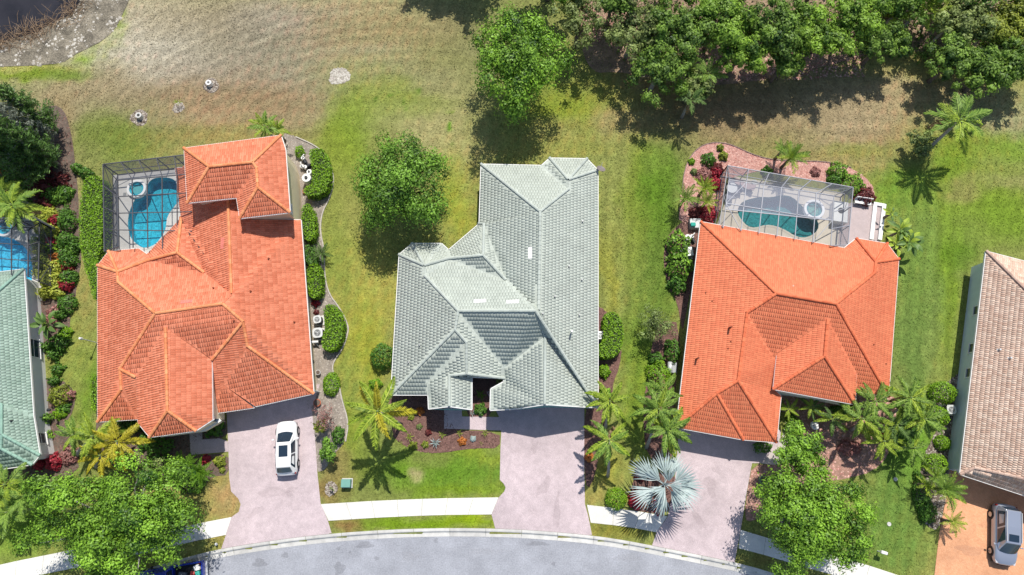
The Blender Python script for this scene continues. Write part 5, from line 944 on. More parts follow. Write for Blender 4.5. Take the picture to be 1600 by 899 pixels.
# ---- planting by the pink rock bed and the screened pool
for px, py, r, h_, mn, lb in ((1122,262,9,.7,'maroon','dark red plant left of the screened pool corner'),(1118,286,11,.9,'red','bright red plant beside the screened pool'),(1100,272,12,.8,'pinkleaf','dusty red plant on the pink rock'),(1120,268,8,.7,'red','small red plant at the pool screen corner'),(1108,333,14,.9,'red','crimson plant at the top corner of the orange roof'),(1088,332,10,.8,'maroon','maroon plant behind the crimson one'),
   (1108,248,11,.9,'hedge_dark','dark shrub in the middle of the pink rock bed'),(1131,243,7,.6,'yellowgreen','small yellow-green ball on the pink rock, right one'),(1126,230,5,.5,'yellowgreen','tiny yellow-green ball on the pink rock, top one'),(1081,252,5,.4,'hedge','tiny green tuft at the left of the pink rock'),(1085,268,5,.4,'olive','tiny olive tuft on the pink rock'),
   (1312,266,15,1.1,'oak_bright','bright leafy shrub at the top right of the screened pool'),(1335,286,18,1.0,'oak_bright','bright shrub between the screened pool and the maroon one'),(1354,305,15,1.0,'maroon','maroon shrub above the white bench'),(1306,280,11,.8,'hedge_dark','dark shrub behind the screened pool'),(1275,268,8,.4,'pinkleaf','low pink plant behind the screened pool'),(1200,268,9,.5,'hedge_dark','low dark plant left of the palm behind the pool')): bush('shrub', lb, px, py, r, h_, mn, size=.19, rough=.15)
palm('bright green many-fronded palm left of the screened pool, upper one', 1100, 295, 1.8, 1.5, 20, 'cycad', 'palm_lime', name='palm_shrub', up=(.1, 1.2))
palm('dark green palm left of the screened pool, outermost', 1070, 310, 1.8, 1.7, 18, 'cycad', 'palm', name='palm_shrub', up=(.1, 1.2))
palm('leafy green palm left of the screened pool, nearest the roof corner', 1104, 315, 1.6, 1.3, 18, 'cycad', 'palm_lime', name='palm_shrub', up=(.1, 1.2))
palm('full green palm behind the screened pool', 1236, 246, 2.4, 1.9, 26, 'cycad', 'palm', name='palm_tree', up=(0, 1.2), alt='palm_lime')
palm('second crown of the palm clump behind the screened pool', 1222, 236, 1.8, 1.4, 16, 'cycad', 'palm', name='palm_tree', up=(0, 1.2))
for a in ((1404,362,1.9,1.5,14,'palm_dark','dark paddle-leaved plant, upper one at the patio corner'),(1418,380,1.9,1.6,14,'palm_dark','dark paddle-leaved plant, outer one at the patio corner'),(1398,384,1.7,1.3,11,'palm_lime','yellowish paddle-leaved plant against the orange roof'),(1390,335,1.2,.9,8,'palm_dark','small paddle-leaved plant above the patio corner')): palm(a[6], a[0], a[1], a[2], a[3], a[4], 'paddle', a[5], name='paddle_leaf_plant', cat='plant', part='leaf', up=(.1, 1.2), alt='palm_lime')
# ---- palms
palm('lone tall palm on the right lawn with its trunk leaning', 1497, 190, 5.2, 3.2, 14, 'feather', 'palm', base=(1438, 243), tr=.16, up=(-.15, .9), alt='palm_lime')
tree('shrub', 'round olive bush at the foot of the lone tall palm', 1442, 226, 24, 1.6, 'olive', ry=24, nleaf=2600, nclump=50, size=.2, trunk_r=.05, cat='bush')
palm('palm peeking over the top of the upper storey', 415, 200, 2.6, 1.8, 16, 'feather', 'palm', up=(0, 1.1), alt='palm_lime')
palm('second palm at the top corner of the upper storey', 432, 203, 2.4, 1.4, 12, 'feather', 'palm_lime', up=(0, 1.1))
palm('young palm in the mulch ring on the dry lawn', 279, 161, .5, .55, 10, 'cycad', 'palm_lime', name='palm_shrub', up=(.3, 1.2))
palm('spiky dark cycad between the clipped hedges of the gravel strip', 503, 396, .9, 1.15, 22, 'cycad', 'palm_dark', name='cycad', up=(.05, 1.1))
palm('yellow-green palm with leaning trunk in front of the sage-roofed house', 591, 643, 6.4, 3.2, 12, 'fox', 'palm_lime', base=(627, 664), tr=.15, up=(-.25, .9), alt='palm_yellow')
palm('arching green palm crown left of the second driveway, upper one', 952, 628, 4.2, 2.3, 13, 'fox', 'palm_lime', base=(946, 668), up=(-.1, .9))
palm('bright green starlike palm beside the middle driveway', 951, 688, 4.4, 2.5, 11, 'fox', 'palm_lime', base=(950, 745), tr=.12, up=(-.2, .6), alt='palm')
palm('full green palm left of the third garage, upper one', 1028, 640, 4.2, 2.5, 15, 'fox', 'palm', base=(1010, 700), up=(-.1, .9), alt='palm_lime')
palm('full green palm left of the third garage, lower one', 1042, 672, 4.4, 2.4, 15, 'fox', 'palm', base=(1030, 722), up=(-.1, .9), alt='palm_lime')
palm('green palm whose fronds touch the corner of the orange roof', 1034, 610, 3.4, 2.0, 11, 'fox', 'palm', up=(-.1, .9))
palm('silver-blue fan palm beside the third driveway', 1038, 757, 3.6, 3.3, 14, 'fan', 'palm_silver', base=(1014, 772), tr=.22, up=(-.15, 1.25), name='fan_palm', twist=.7)
for a in ((148,682,4.2,2.3,12,'fox','palm_lime','yellow-green palm before the cream house, left one',(120,712)),(186,690,4.4,2.6,11,'fox','palm_yellow','bright yellow palm before the cream house, right one',(165,720)),(118,680,3.0,1.9,12,'fox','palm','pale green palm beside the white wall',None),(160,712,3.6,2.2,10,'fox','palm_yellow','yellow palm drooping over the street oak',(150,730))): palm(a[7], a[0], a[1], a[2], a[3], a[4], a[5], a[6], base=a[8], up=(-.1, .9), alt='palm_yellow' if 'yellow' in a[6] else 'palm_lime')
palm('bright green cycad below the front walk of the cream house', 289, 730, 1.0, 1.7, 34, 'cycad', 'cycad', name='cycad', up=(.05, 1.2))
palm('second bright green cycad nearer the driveway bed', 313, 738, .9, 1.5, 30, 'cycad', 'cycad', name='cycad', up=(.05, 1.2))
bush('shrub', 'dense low green bush under the two cycads', 295, 757, 22, 1.1, 'oak_bright', ry=14, size=.2)
for a in ((22,322,4.6,2.8,16,'feather','palm','pale palm leaning over the blue screened pool',(92,362)),(8,300,3.6,2.2,12,'feather','palm','second palm over the corner of the blue screened pool',None)): palm(a[7], a[0], a[1], a[2], a[3], a[4], a[5], a[6], base=a[8], up=(-.2, .9), alt='palm_lime')
for a in ((12,757,4.0,2.4,13,'palm_lime','yellowish palm at the lower left edge under the mint roof'),(42,775,3.8,2.2,12,'palm','green palm at the lower left beside the street oak'),(15,800,3.4,2.3,12,'palm','palm at the left edge above the sidewalk'),(-15,775,3.8,2.4,10,'palm_lime','palm cut by the lower left edge')): palm(a[6], a[0], a[1], a[2], a[3], a[4], 'feather', a[5], up=(-.1, .9), alt='palm')
palm('big white-stemmed paddle-leaved plant against the white wall', 78, 508, 2.0, 1.7, 12, 'paddle', 'palm_dark', name='paddle_leaf_plant', cat='plant', part='leaf', up=(.1, 1.1))
for a in ((1345,655,3.6,2.4,14,'palm','palm with curved pale trunk before the dark entry',(1330,672)),(1365,628,3.8,2.2,13,'palm','palm under the right corner of the orange roof',None),(1378,690,3.2,2.0,13,'palm_lime','drooping yellow-green palm above the lime street oak',None),(1420,622,3.8,2.4,14,'palm','arching palm between the orange house and the right lawn',(1395,645)),
   (1442,655,3.6,2.2,13,'palm','palm nearest the clipped shrubs of the grey wall',(1432,675)),(1398,665,3.0,2.1,13,'palm_dark','dark palm in the middle of the right front thicket',None),(1425,700,2.6,1.8,11,'palm','lowest palm of the right front thicket',None),(1300,655,2.4,1.8,11,'palm_dark','dark palm in the shade of the entry bed',None),(1268,636,1.8,1.5,11,'palm_dark','shaded palm close to the dark entry window',None),(1232,640,1.6,1.3,8,'palm_lime','lime palm in the entry corner by the garage wing',None)): palm(a[6], a[0], a[1], a[2], a[3], a[4], 'fox', a[5], base=a[7], up=(-.2, .8), alt='palm_lime')
for a in ((1478,765,2.4,1.9,24,'palm','full green fan-like palm at the corner of the orange drive'),(1462,745,2.0,1.5,16,'palm','palm behind the corner one, by the round clipped ball'),(1487,815,1.3,1.3,16,'palm_lime','small lime palm hanging over the edge of the orange drive'),(1446,758,1.6,1.3,14,'hedge','low bright palm clump beside the gravel edge')): palm(a[6], a[0], a[1], a[2], a[3], a[4], 'cycad', a[5] if a[5] != 'hedge' else 'palm_lime', up=(0, 1.1), alt='palm_lime')
bush('shrub', 'leafy shrub row along the front path of the orange house', 1243, 672, 14, 1.0, 'oak_bright', ry=24, size=.2); bush('shrub', 'mixed low shrub under the curved palm', 1330, 700, 18, .7, 'pinkleaf', ry=12, size=.18)
bush('shrub', 'dark shrub in front of the dark entry window', 1320, 640, 20, 1.0, 'hedge_dark', ry=8, size=.18); bush('shrub', 'rosy flowering plant in the right front thicket', 1388, 668, 7, .8, 'pinkleaf', ry=11, size=.15); bush('shrub', 'red plant below the rosy one', 1384, 680, 6, .6, 'red', size=.15)
bush('shrub', 'dark round shrub at the corner of the third garage', 1194, 699, 14, 1.2, 'hedge_dark', ry=9, size=.16); bush('shrub', 'dark shrub right of the street oak trunk', 1420, 668, 20, .9, 'hedge_dark', ry=14, size=.18)
bush('shrub', 'red plants under the silver fan palm, left cluster', 995, 783, 12, .8, 'red', ry=13, size=.22); bush('shrub', 'red plants under the silver fan palm, right cluster', 1031, 792, 8, .7, 'red', ry=14, size=.22); bush('shrub', 'maroon plants above the silver fan palm', 1002, 742, 10, .7, 'maroon', size=.2)
bush('shrub', 'small bright shrub below the C-shaped hedge', 945, 580, 9, .8, 'hedge', ry=11, size=.14); bush('shrub', 'dark orange-brown plant beside the middle driveway', 921, 715, 7, .6, 'orangeleaf', size=.14)
bush('shrub', 'dark shrub at the garage corner of the sage-roofed house', 946, 616, 10, .9, 'oak_bright', size=.18)
# ---- front bed of the sage-roofed house
for px, py, r, h_, n_, mn, k, lb in ((640,683,7,.4,14,'palm_lime','sword','spiky pale lime plant in the front bed'),(680,692,9,.45,16,'palm_silver','sword','blue-grey agave in the front bed'),(691,680,6,.35,12,'palm_lime','sword','lime spiky plant above the agave'),(718,677,6,.35,12,'palm_lime','sword','lime spiky plant by the walk'),(758,677,6,.4,12,'palm_lime','sword','lime spiky plant below the sunlit walk'),
   (626,692,4,.3,9,'palm_lime','sword','tiny lime plant at the bed edge'),(752,693,3,.25,8,'palm_lime','sword','tiny pale plant near the driveway'),(751,618,9,.9,14,'cycad','cycad','bright fern in the courtyard opening'),(738,646,5,.3,11,'palm_silver','sword','pale rosette at the top of the sunlit walk')):
    s = r/17.5; palm(lb, px, py, .12, s*1.15, n_, k, mn, name='rosette_plant' if k == 'sword' else 'fern', cat='plant', up=(.1, 1.2), part='leaf')
for px, py, r, mn, lb in ((645,697,6.5,'yellowgreen','rounded olive plant below the pale spiky one'),(664,695,5,'yellowgreen','small rounded olive plant left of the agave'),(656,643,6,'orangeleaf','bright orange plant in the shade of the front bed'),(642,652,4.5,'yellowgreen','small yellow-green plant left of the orange one'),(655,667,4,'olive','little olive plant below the orange one'),(722,690,6,'orangeleaf','orange-yellow plant near the lawn edge'),(669,676,4.5,'maroon','small maroon plant above the agave'),(739,686,4,'palm_silver','small grey plant near the driveway'),
   (750,640,9,'hedge_dark','dark fern under the courtyard eave'),(320,718,7,'red','red plant at the corner of the walk to the cream house'),(343,722,8,'yellowgreen','low yellow plant beside the driveway of the cream house'),(338,720,5,'chartreuse','pale ball plant beside the driveway of the cream house'),(347,735,4,'yellowgreen','tiny green ball plant beside the driveway of the cream house'),
   (333,668,14,'hedge_dark','dark leafy bush in the shaded corner of the cream house entry'),(245,700,20,'hedge_dark','dark shrub below the pointed front roof'),(225,690,14,'hedge_dark','dark shrub below the left front roof'),(200,660,18,'hedge_dark','shaded shrub under the front eave of the cream house'),(493,473,6,'red','bright red plant above the air conditioners'),(494,488,4,'maroon','small maroon plant above the air conditioners')): bush('shrub' if r > 9 else 'small_plant', lb, px, py, r, r*.06, mn, size=.15 if r < 9 else .2, rough=.2, cat='plant' if r <= 9 else 'shrub')
tree('shrub', 'bare pinkish twiggy bush beside the white car', 508, 652, 22, 2.0, 'pinkleaf', ry=26, nleaf=900, nclump=60, size=.10, trunk_r=.06, limbs=30, show=60, cat='bush', limb_m='twigs', rz=.5)
tree('shrub', 'small green and yellow bush inside the bare twigs', 500, 668, 12, 1.4, 'yellowgreen', ry=14, nleaf=900, nclump=30, size=.15, trunk_r=.04, cat='bush')
tree('shrub', 'dark leafy bush below the bare twiggy one', 512, 706, 16, 1.5, 'oak', ry=22, nleaf=2200, nclump=50, size=.17, trunk_r=.05, cat='bush', rough=.35)
bush('shrub', 'dark green bush right beside the bare twiggy one', 527, 680, 9, 1.2, 'hedge_dark', ry=14, size=.17)
tree('shrub', 'thin twiggy sapling on the mulch ring below the utility box', 517, 766, 6, .7, 'olive', nleaf=60, nclump=12, size=.1, trunk_r=.03, cat='sapling', limbs=10, show=14)
tree('shrub', 'grey-green feathery bush above the street oak at the left', 235, 735, 26, 1.8, 'olive', ry=16, nleaf=2600, nclump=60, size=.15, trunk_r=.05, cat='bush')
lg = MB()
for k in range(7):
    p = g3(28+k*7, 765+6*math.sin(k*2), .1); a = 2.6+random.uniform(-.5, .5); d = Vector((math.cos(a), math.sin(a), .05))*random.uniform(.8, 1.8); lg.tube([p, p+d*.5+Vector((.1, .1, .15)), p+d], [.07, .06, .03], 6)
lg.build('dead_fronds', M['bark_pale'], None, label='pale fallen palm stems piled at the lower left beside the palms', cat='dead fronds')
# ---------------------------------------------------------------- pools, decks, cages
def tub(name_deck, deckP, poolW, spa, deckm, floor_c, tintc, label, pref):
    sx, sy = G(*spa[0]); sr = spa[1]/PPM(spa[0][1]); circ = lambda r: [(float(sx)+r*math.cos(a), float(sy)+r*math.sin(a)) for a in [k*2*math.pi/32 for k in range(32)]]
    W = wp(deckP, .08); pw = [(p[0], p[1]) for p in poolW]
    # cut the part of the pool outline that lies under the spa ring: the ring stands proud of it
    pw2 = pw; dk = sheet('pool_deck', [(p[0], p[1]) for p in W], .08, deckm, world=True, holes=[pw2], kind='structure')
    n = len(pw); t = thing('swimming_pool', label, 'pool', (sum(p[0] for p in pw)/n, sum(p[1] for p in pw)/n, 0))
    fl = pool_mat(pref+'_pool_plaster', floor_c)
    vs_ = [(p[0], p[1], .07) for p in pw]+[(p[0], p[1], -1.1) for p in pw]; sgn = 1 if area2(pw) > 0 else -1
    fcs = [((i, (i+1) % n, n+(i+1) % n, n+i) if sgn < 0 else (i, n+i, n+(i+1) % n, (i+1) % n)) for i in range(n)]+[tuple(n+i for i in q) for q in tessellate_polygon([[Vector((p[0], p[1], 0)) for p in pw]])]
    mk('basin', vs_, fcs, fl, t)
    mb = MB(); io = offset_poly(pw, .02); oo = offset_poly(pw, -.16)
    v4 = [(p.x, p.y, .10) for p in io]+[(p.x, p.y, .10) for p in oo]; mk('coping', v4, [((i, (i+1) % n, n+(i+1) % n, n+i) if sgn < 0 else (i, n+i, n+(i+1) % n, (i+1) % n)) for i in range(n)], deckm, t)
    mk('water', [(p[0], p[1], -.06) for p in pw], [tuple(q) for q in tessellate_polygon([[Vector((p[0], p[1], 0)) for p in pw]])], clear_mat(pref+'_water', tintc), t)
    s = thing('spa', 'round raised '+pref+' spa with a pale rim at the pool edge', 'spa', (float(sx), float(sy), 0)); MB().ring((float(sx), float(sy)), sr*.80, sr*1.06, .0, .38, 36).build('rim', M['spa_rim'], s, smooth=False, bevel=.02)
    MB().cyl((float(sx), float(sy)), sr*.82, .0, .06, 28).build('floor', fl, s); MB().ring((float(sx), float(sy)), sr*.55, sr*.82, .06, .16, 28).build('bench', fl, s); c = circ(sr*.82); mk('water', [(p[0], p[1], .30) for p in c], [tuple(range(32))], clear_mat(pref+'_spa_water', tintc), s)
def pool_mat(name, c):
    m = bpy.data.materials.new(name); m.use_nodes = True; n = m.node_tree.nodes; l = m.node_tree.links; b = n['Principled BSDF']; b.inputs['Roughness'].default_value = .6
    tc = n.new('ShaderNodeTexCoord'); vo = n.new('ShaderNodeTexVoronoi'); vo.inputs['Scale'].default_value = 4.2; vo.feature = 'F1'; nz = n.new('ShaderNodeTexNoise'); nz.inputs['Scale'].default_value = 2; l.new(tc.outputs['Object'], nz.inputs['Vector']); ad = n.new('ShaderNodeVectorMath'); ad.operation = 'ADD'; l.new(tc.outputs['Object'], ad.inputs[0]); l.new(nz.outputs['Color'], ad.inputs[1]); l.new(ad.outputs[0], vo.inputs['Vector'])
    r = n.new('ShaderNodeMapRange'); r.inputs[1].default_value = .1; r.inputs[2].default_value = .75; r.inputs[3].default_value = .70; r.inputs[4].default_value = 1.45; l.new(vo.outputs['Distance'], r.inputs[0]); v = n.new('ShaderNodeVectorMath'); v.operation = 'SCALE'; v.inputs[0].default_value = L(c)[:3]; l.new(r.outputs[0], v.inputs['Scale']); l.new(v.outputs[0], b.inputs['Base Color']); return m  # cell pattern in the floor colour: pebble finish plus painted rippled sunlight
M['spa_rim'] = mat('white_spa_rim', (.80, .80, .78), rough=.5)
D1 = [(176,274),(288,264),(290,340),(290,440),(176,440)]
D2 = [(1148,276),(1316,303),(1308,400),(1140,380),(1115,365)]
D3 = [(-70,350),(-40,352),(0,340),(60,338),(66,440),(66,470),(-70,470)]
tub('pool_deck', D1, POOLSW[0], (SPA1C, SPA1R), M['deck'], (.10, .42, .50), (.45, .86, .92), 'freeform turquoise swimming pool inside the grey screen enclosure', 'turquoise')
tub('pool_deck', D2, POOLSW[1], (SPA2C, SPA2R), M['deck_tan'], (.09, .26, .27), (.45, .78, .78), 'dark teal freeform swimming pool behind the bright orange roof', 'teal')
tub('pool_deck', D3, POOLSW[2], (SPA3C, SPA3R), M['deck'], (.22, .55, .66), (.45, .85, .95), 'blue swimming pool cut by the left edge of the picture', 'blue')
def screen_mat(name, c, a): return mat(name, c, rough=.9, spec=.1, alpha=a)
M['screen_dark'] = screen_mat('dark_insect_screen', (.05, .055, .08), .34); M['screen_light'] = screen_mat('pale_insect_screen', (.55, .57, .62), .38); M['screen_mid'] = screen_mat('grey_insect_screen', (.22, .23, .27), .26)
def cage(label, eave, inner, ze, zi, fm, sc_wall, sc_slope, sc_top, top2=None,  raf=5, purl=(), walls=(0, 1, 2, 3), loc=None, bw=.07, seg=None):
    """eave: 4 world xy corners NW NE SE SW; inner: 4 corners of the raised flat roof"""
    t = thing('screen_enclosure', label, 'screen enclosure', (eave[0][0], eave[0][1], 0)); E = [Vector((p[0], p[1], ze)) for p in eave]; I = [Vector((p[0], p[1], zi)) for p in inner]
    def beam(a, b, w_=bw): MB().bar(a, b, w_, w_*1.4).build('beam', fm, t)
    for i in walls:
        j = (i+1) % 4; a, b = E[i], E[j]; A, B = I[i], I[j]; n = seg[i]; beam(a, b); beam(A, B); z0 = Vector((0, 0, -ze+.08))
        mk('screen', [a+z0, b+z0, b, a], [(0, 1, 2, 3)], sc_wall, t); mk('screen', [a, b, B, A], [(0, 1, 2, 3)], sc_slope, t); beam(a+Vector((0, 0, -ze*.62)), b+Vector((0, 0, -ze*.62)), .05); beam(a+z0+Vector((0, 0, .03)), b+z0+Vector((0, 0, .03)), .06)
        for k in range(n+1):
            p = a.lerp(b, k/n); q = A.lerp(B, k/n); beam(p+z0, p, .06); beam(p, q, .06)
        for k, (u, w_) in enumerate(((0, 1), (n, n-1))):
            p = a.lerp(b, u/n); q = a.lerp(b, w_/n); beam(p+Vector((0, 0, -.05)), q+Vector((0, 0, -ze*.62)), .035)
    if top2 is None: mk('screen', I, [(0, 1, 2, 3)], sc_top, t)
    else:
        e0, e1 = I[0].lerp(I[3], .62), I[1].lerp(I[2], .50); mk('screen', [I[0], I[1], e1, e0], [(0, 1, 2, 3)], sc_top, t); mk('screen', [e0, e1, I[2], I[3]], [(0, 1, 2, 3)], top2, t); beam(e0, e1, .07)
    n = seg[0]
    for k in range(1, n): beam(I[0].lerp(I[1], k/n), I[3].lerp(I[2], k/n), .065)
    m_ = seg[3]
    for k in range(1, m_): beam(I[0].lerp(I[3], k/m_), I[1].lerp(I[2], k/m_), .065)
    for (u0, v0, u1, v1) in purl:
        f = lambda u, v: I[0].lerp(I[1], u).lerp(I[3].lerp(I[2], u), v); beam(f(u0, v0), f(u1, v1), .045)
    return t
e = lambda P, z: [g3(a, b, z) for a, b in P]
cage('dark framed screen enclosure over the turquoise pool', e([(161,257),(300,241),(300,400),(163,393)], 2.5), e([(183,282),(300,272),(300,392),(185,386)], 3.3), 2.5, 3.3, M['bronze'], M['screen_dark'], M['screen_dark'], screen_mat('clear_screen', (.10, .11, .14), .10), seg=(5, 4, 5, 4), walls=(0, 3))
cage('pale framed screen enclosure over the teal pool', e([(1137,259),(1333,293),(1325,383),(1124,352)], 2.5), e([(1139,281),(1303,306),(1298,384),(1130,356)], 3.1), 2.5, 3.1, M['alu'], M['screen_dark'], M['screen_mid'], screen_mat('sunlit_tone_screen', (.40, .42, .50), .38), top2=screen_mat('clear_screen_c', (.12, .13, .16), .08), seg=(6, 3, 6, 2), walls=(0, 1, 3), purl=((0, .5, .166, 1), (0, .5, .166, 0), (.833, 1, 1, .5)), bw=.055)  # north roof half paler and denser: sun glare put into the mesh colour
cage('dark framed screen enclosure over the blue pool at the left edge', e([(-60,335),(62,348),(60,440),(-60,430)], 2.5), e([(-60,352),(44,360),(44,432),(-60,424)], 3.2), 2.5, 3.2, M['bronze'], M['screen_dark'], M['screen_dark'], screen_mat('clear_screen_b', (.10, .11, .14), .12), seg=(4, 3, 4, 3), walls=(0, 1))
# bar-shaped things on the decks
def lounger(label, px, py, rz, m):
    t = thing('sun_lounger', label, 'lounger', g3(px, py, .08)); MB().box((0, 0, .32), (1.9, .62, .06)).build('frame', M['grey_dark'], t, local=True); MB().box((-.25, 0, .39), (1.3, .58, .08)).build('seat', m, t, local=True, bevel=.02); b = MB(); b.bar((.42, 0, .40), (1.0, 0, .75), .58, .08); b.build('backrest', m, t, local=True)
    for sx_ in (-.8, .6):
        for sy_ in (-.26, .26): MB().box((sx_, sy_, .15), (.05, .05, .3)).build('leg', M['grey_dark'], t, local=True)
    t.rotation_euler = (0, 0, rz); return t
cus_t = mat('tan_cushion', (.42, .35, .30)); cus_g = mat('grey_cushion', (.22, .22, .24)); cus_p = mat('pinkish_cushion', (.42, .30, .27))
def armchair(label, px, py, rz, m):
    t = thing('patio_chair', label, 'chair', g3(px, py, .08)); MB().box((0, 0, .38), (.6, .6, .12)).build('seat', m, t, local=True, bevel=.03); MB().box((-.30, 0, .62), (.12, .62, .5)).build('backrest', m, t, local=True, bevel=.03)
    for s in (-1, 1): MB().box((0, s*.33, .5), (.6, .07, .06)).build('armrest', M['grey_dark'], t, local=True); 
    for sx_ in (-.26, .26):
        for sy_ in (-.28, .28): MB().box((sx_, sy_, .17), (.05, .05, .34)).build('leg', M['grey_dark'], t, local=True)
    t.rotation_euler = (0, 0, rz); return t
def table(label, px, py, r, m, z=.72):
    t = thing('patio_table', label, 'table', g3(px, py, .08)); MB().cyl((0, 0), r, z-.03, z, 24).build('table_top', m, t, local=True); MB().cyl((0, 0), .05, .02, z-.03, 10).build('post', M['grey_dark'], t, local=True); MB().cyl((0, 0), r*.5, 0, .03, 16).build('foot', M['grey_dark'], t, local=True)
lounger('pinkish sun lounger in the shaded corner of the teal pool deck', 1160, 291, -.5, cus_p)
armchair('grey patio chair nearest the corner post of the teal pool screen', 1141, 287, 0, cus_g); armchair('dark patio chair below the round table by the teal pool', 1137, 310, 1.9, cus_g); armchair('grey patio chair right of the round table by the teal pool', 1150, 300, 3.5, cus_g)
table('round glass patio table between chairs by the teal pool', 1140, 298, .5, M['grey_mid']); table('small round side table right of the lounger', 1176, 288, .25, M['grey_mid'], .5)
t = thing('heater_unit', 'grey square equipment cabinet with a round grille inside the teal pool screen', 'equipment', g3(1307, 336, .05)); MB().box((0, 0, .45), (1.3, 2.0, .9)).build('cabinet', M['galv'], t, local=True, bevel=.03); MB().cyl((0, .1), .28, .9, .93, 20).build('grille', M['grey_dark'], t, local=True); t.rotation_euler = (0, 0, -.16)
t = thing('deck_drain', 'small square grey cover on the deck beside the turquoise spa', 'drain cover', g3(195, 304, .08)); MB().box((0, 0, .01), (.28, .34, .03)).build('cover', M['grey_mid'], t, local=True)
# patio beside the teal pool: white low walls and a bench
def wall_piece(label, a, b, w_, h_, m, name='low_wall', cat='low wall'):
    A, B = g3(*a), g3(*b); c = (A+B)/2; o = MB().bar(A-c+Vector((0, 0, h_/2)), B-c+Vector((0, 0, h_/2)), w_, h_).build(name, m, None, bevel=.01); o.location = (c.x, c.y, 0); return tag(o, label, cat)
wall_piece('white curb on the outer side of the pink patio', (1380,320), (1373,376), .35, .25, M['white']); wall_piece('white curb on the inner side of the pink patio', (1366,321), (1360,375), .35, .22, M['white']); wall_piece('short white curb joining the two long ones at the patio end', (1364,319), (1381,322), .3, .2, M['white'])
t = thing('bench', 'white bench beside the screened teal pool', 'bench', g3(1345, 318)); MB().box((0, 0, .45), (1.5, .5, .07)).build('seat', M['white'], t, local=True, bevel=.01); MB().box((0, .24, .68), (1.5, .06, .4)).build('backrest', M['white'], t, local=True, bevel=.01)
for s in (-1, 1): MB().box((s*.66, 0, .21), (.08, .45, .42)).build('leg', M['white'], t, local=True)
t.rotation_euler = (0, 0, -.17)
# ---------------------------------------------------------------- equipment beside the houses
def ac(label, px, py, r, h_, rz=0, square=False, m='galv'):
    t = thing('air_conditioner', label, 'air conditioner', g3(px, py, 0)); c0 = Vector((0, 0, 0)); k = g3(px, py, h_)-g3(px, py, 0); t.location = (t.location.x+k.x, t.location.y+k.y, 0)
    MB().box((0, 0, .04), (r*2.4, r*2.4, .08)).build('pad', M['concrete'], t, local=True)
    if square: MB().box((0, 0, h_/2+.04), (r*2, r*2, h_-.08)).build('cabinet', M[m], t, local=True, bevel=.04)
    else:
        P = [(r*math.cos(a)*(1+.08*math.cos(4*a+math.pi)), r*math.sin(a)*(1+.08*math.cos(4*a+math.pi))) for a in [q*2*math.pi/28 for q in range(28)]]; MB().prism(P, .08, h_-.05).build('cabinet', M['grey_dark'], t, local=True); MB().prism([(a*1.04, b*1.04) for a, b in P], h_-.05, h_).build('top_cover', M[m], t, local=True, bevel=.01)
    MB().cyl((0, 0), r*.62, h_, h_+.012, 24).build('fan_opening', M['grey_dark'], t, local=True); f = MB()
    for q in range(3):
        a = q*2.094+.4; f.add([(.05*math.cos(a-.9), .05*math.sin(a-.9), h_+.02), (r*.55*math.cos(a-.3), r*.55*math.sin(a-.3), h_+.02), (r*.55*math.cos(a+.35), r*.55*math.sin(a+.35), h_+.035), (.05*math.cos(a+.6), .05*math.sin(a+.6), h_+.03)], [(0, 1, 2, 3)])
    f.build('fan_blade', M['grey_mid'], t, local=True); MB().cyl((0, 0), r*.14, h_+.01, h_+.05, 12).build('hub', M[m], t, local=True)
    g = MB(); 
    for q in (.3, .45, .6): g.ring((0, 0), r*q, r*q+.012, h_+.045, h_+.055, 20)
    for q in range(4): a = q*math.pi/4; g.bar((-r*.62*math.cos(a), -r*.62*math.sin(a), h_+.06), (r*.62*math.cos(a), r*.62*math.sin(a), h_+.06), .012)
    g.build('grille', M[m], t, local=True); t.rotation_euler = (0, 0, rz); return t
ac('smaller round-topped dark air conditioner on the gravel strip, upper one', 495.5, 499, .36, .85, .2); ac('larger round-topped dark air conditioner with pale rim on the gravel strip', 496, 520, .46, .95, .1)
ac('small square air conditioner inside the C-shaped hedge', 938, 524, .36, .8, 0, True); ac('white square air conditioner beside the bright orange roof, under the pool pumps', 1076, 393, .42, .9, .1, True); ac('white round-topped air conditioner against the grey-green wall', 1487, 640, .40, .85, 0)
t = thing('generator', 'grey curved-top cabinet beside the left eave of the bright orange roof', 'equipment', g3(1050, 575, .4)); t.location.z = 0; MB().box((0, 0, .3), (.8, .95, .6)).build('cabinet', M['grey_mid'], t, local=True, bevel=.05); MB().tube([(-.2, -.47, .55), (-.2, .47, .55)], [.22, .22], 16).build('lid', M['galv'], t, local=True, smooth=True); t.rotation_euler = (0, 0, -.1)
for px, py, lb in ((492,535,'white'),): 
    p = g3(px, py, .6); t = thing('hose_reel', 'white hose reel on the cream wall below the air conditioners', 'hose reel', p); MB().tube([(-.35, 0, 0), (.3, .05, 0)], [.13, .11], 14).build('drum', M['white'], t, local=True); MB().bar((0, 0, 0), (.3, -.35, -.4), .06).build('bracket', M['grey_mid'], t, local=True)
def pump(label, px, py, s=1, rz=0, m='white'):
    t = thing('pool_pump', label, 'pool pump', g3(px, py)); MB().tube([(0, -.35*s, .3), (0, .1*s, .3)], [.14*s, .14*s], 14).build('motor', M['grey_dark'], t, local=True); MB().cyl((0, .25*s), .2*s, .05, .55*s, 18).build('strainer_pot', M[m], t, local=True, bevel=.02); MB().box((0, 0, .05), (.4*s, .9*s, .08)).build('base', M['grey_dark'], t, local=True); MB().tube([(0, .25*s, .5*s), (0, .25*s, .8*s), (.3*s, .4*s, .8*s)], [.05*s]*3, 8).build('pipe', M[m], t, local=True, smooth=True); t.rotation_euler = (0, 0, rz)
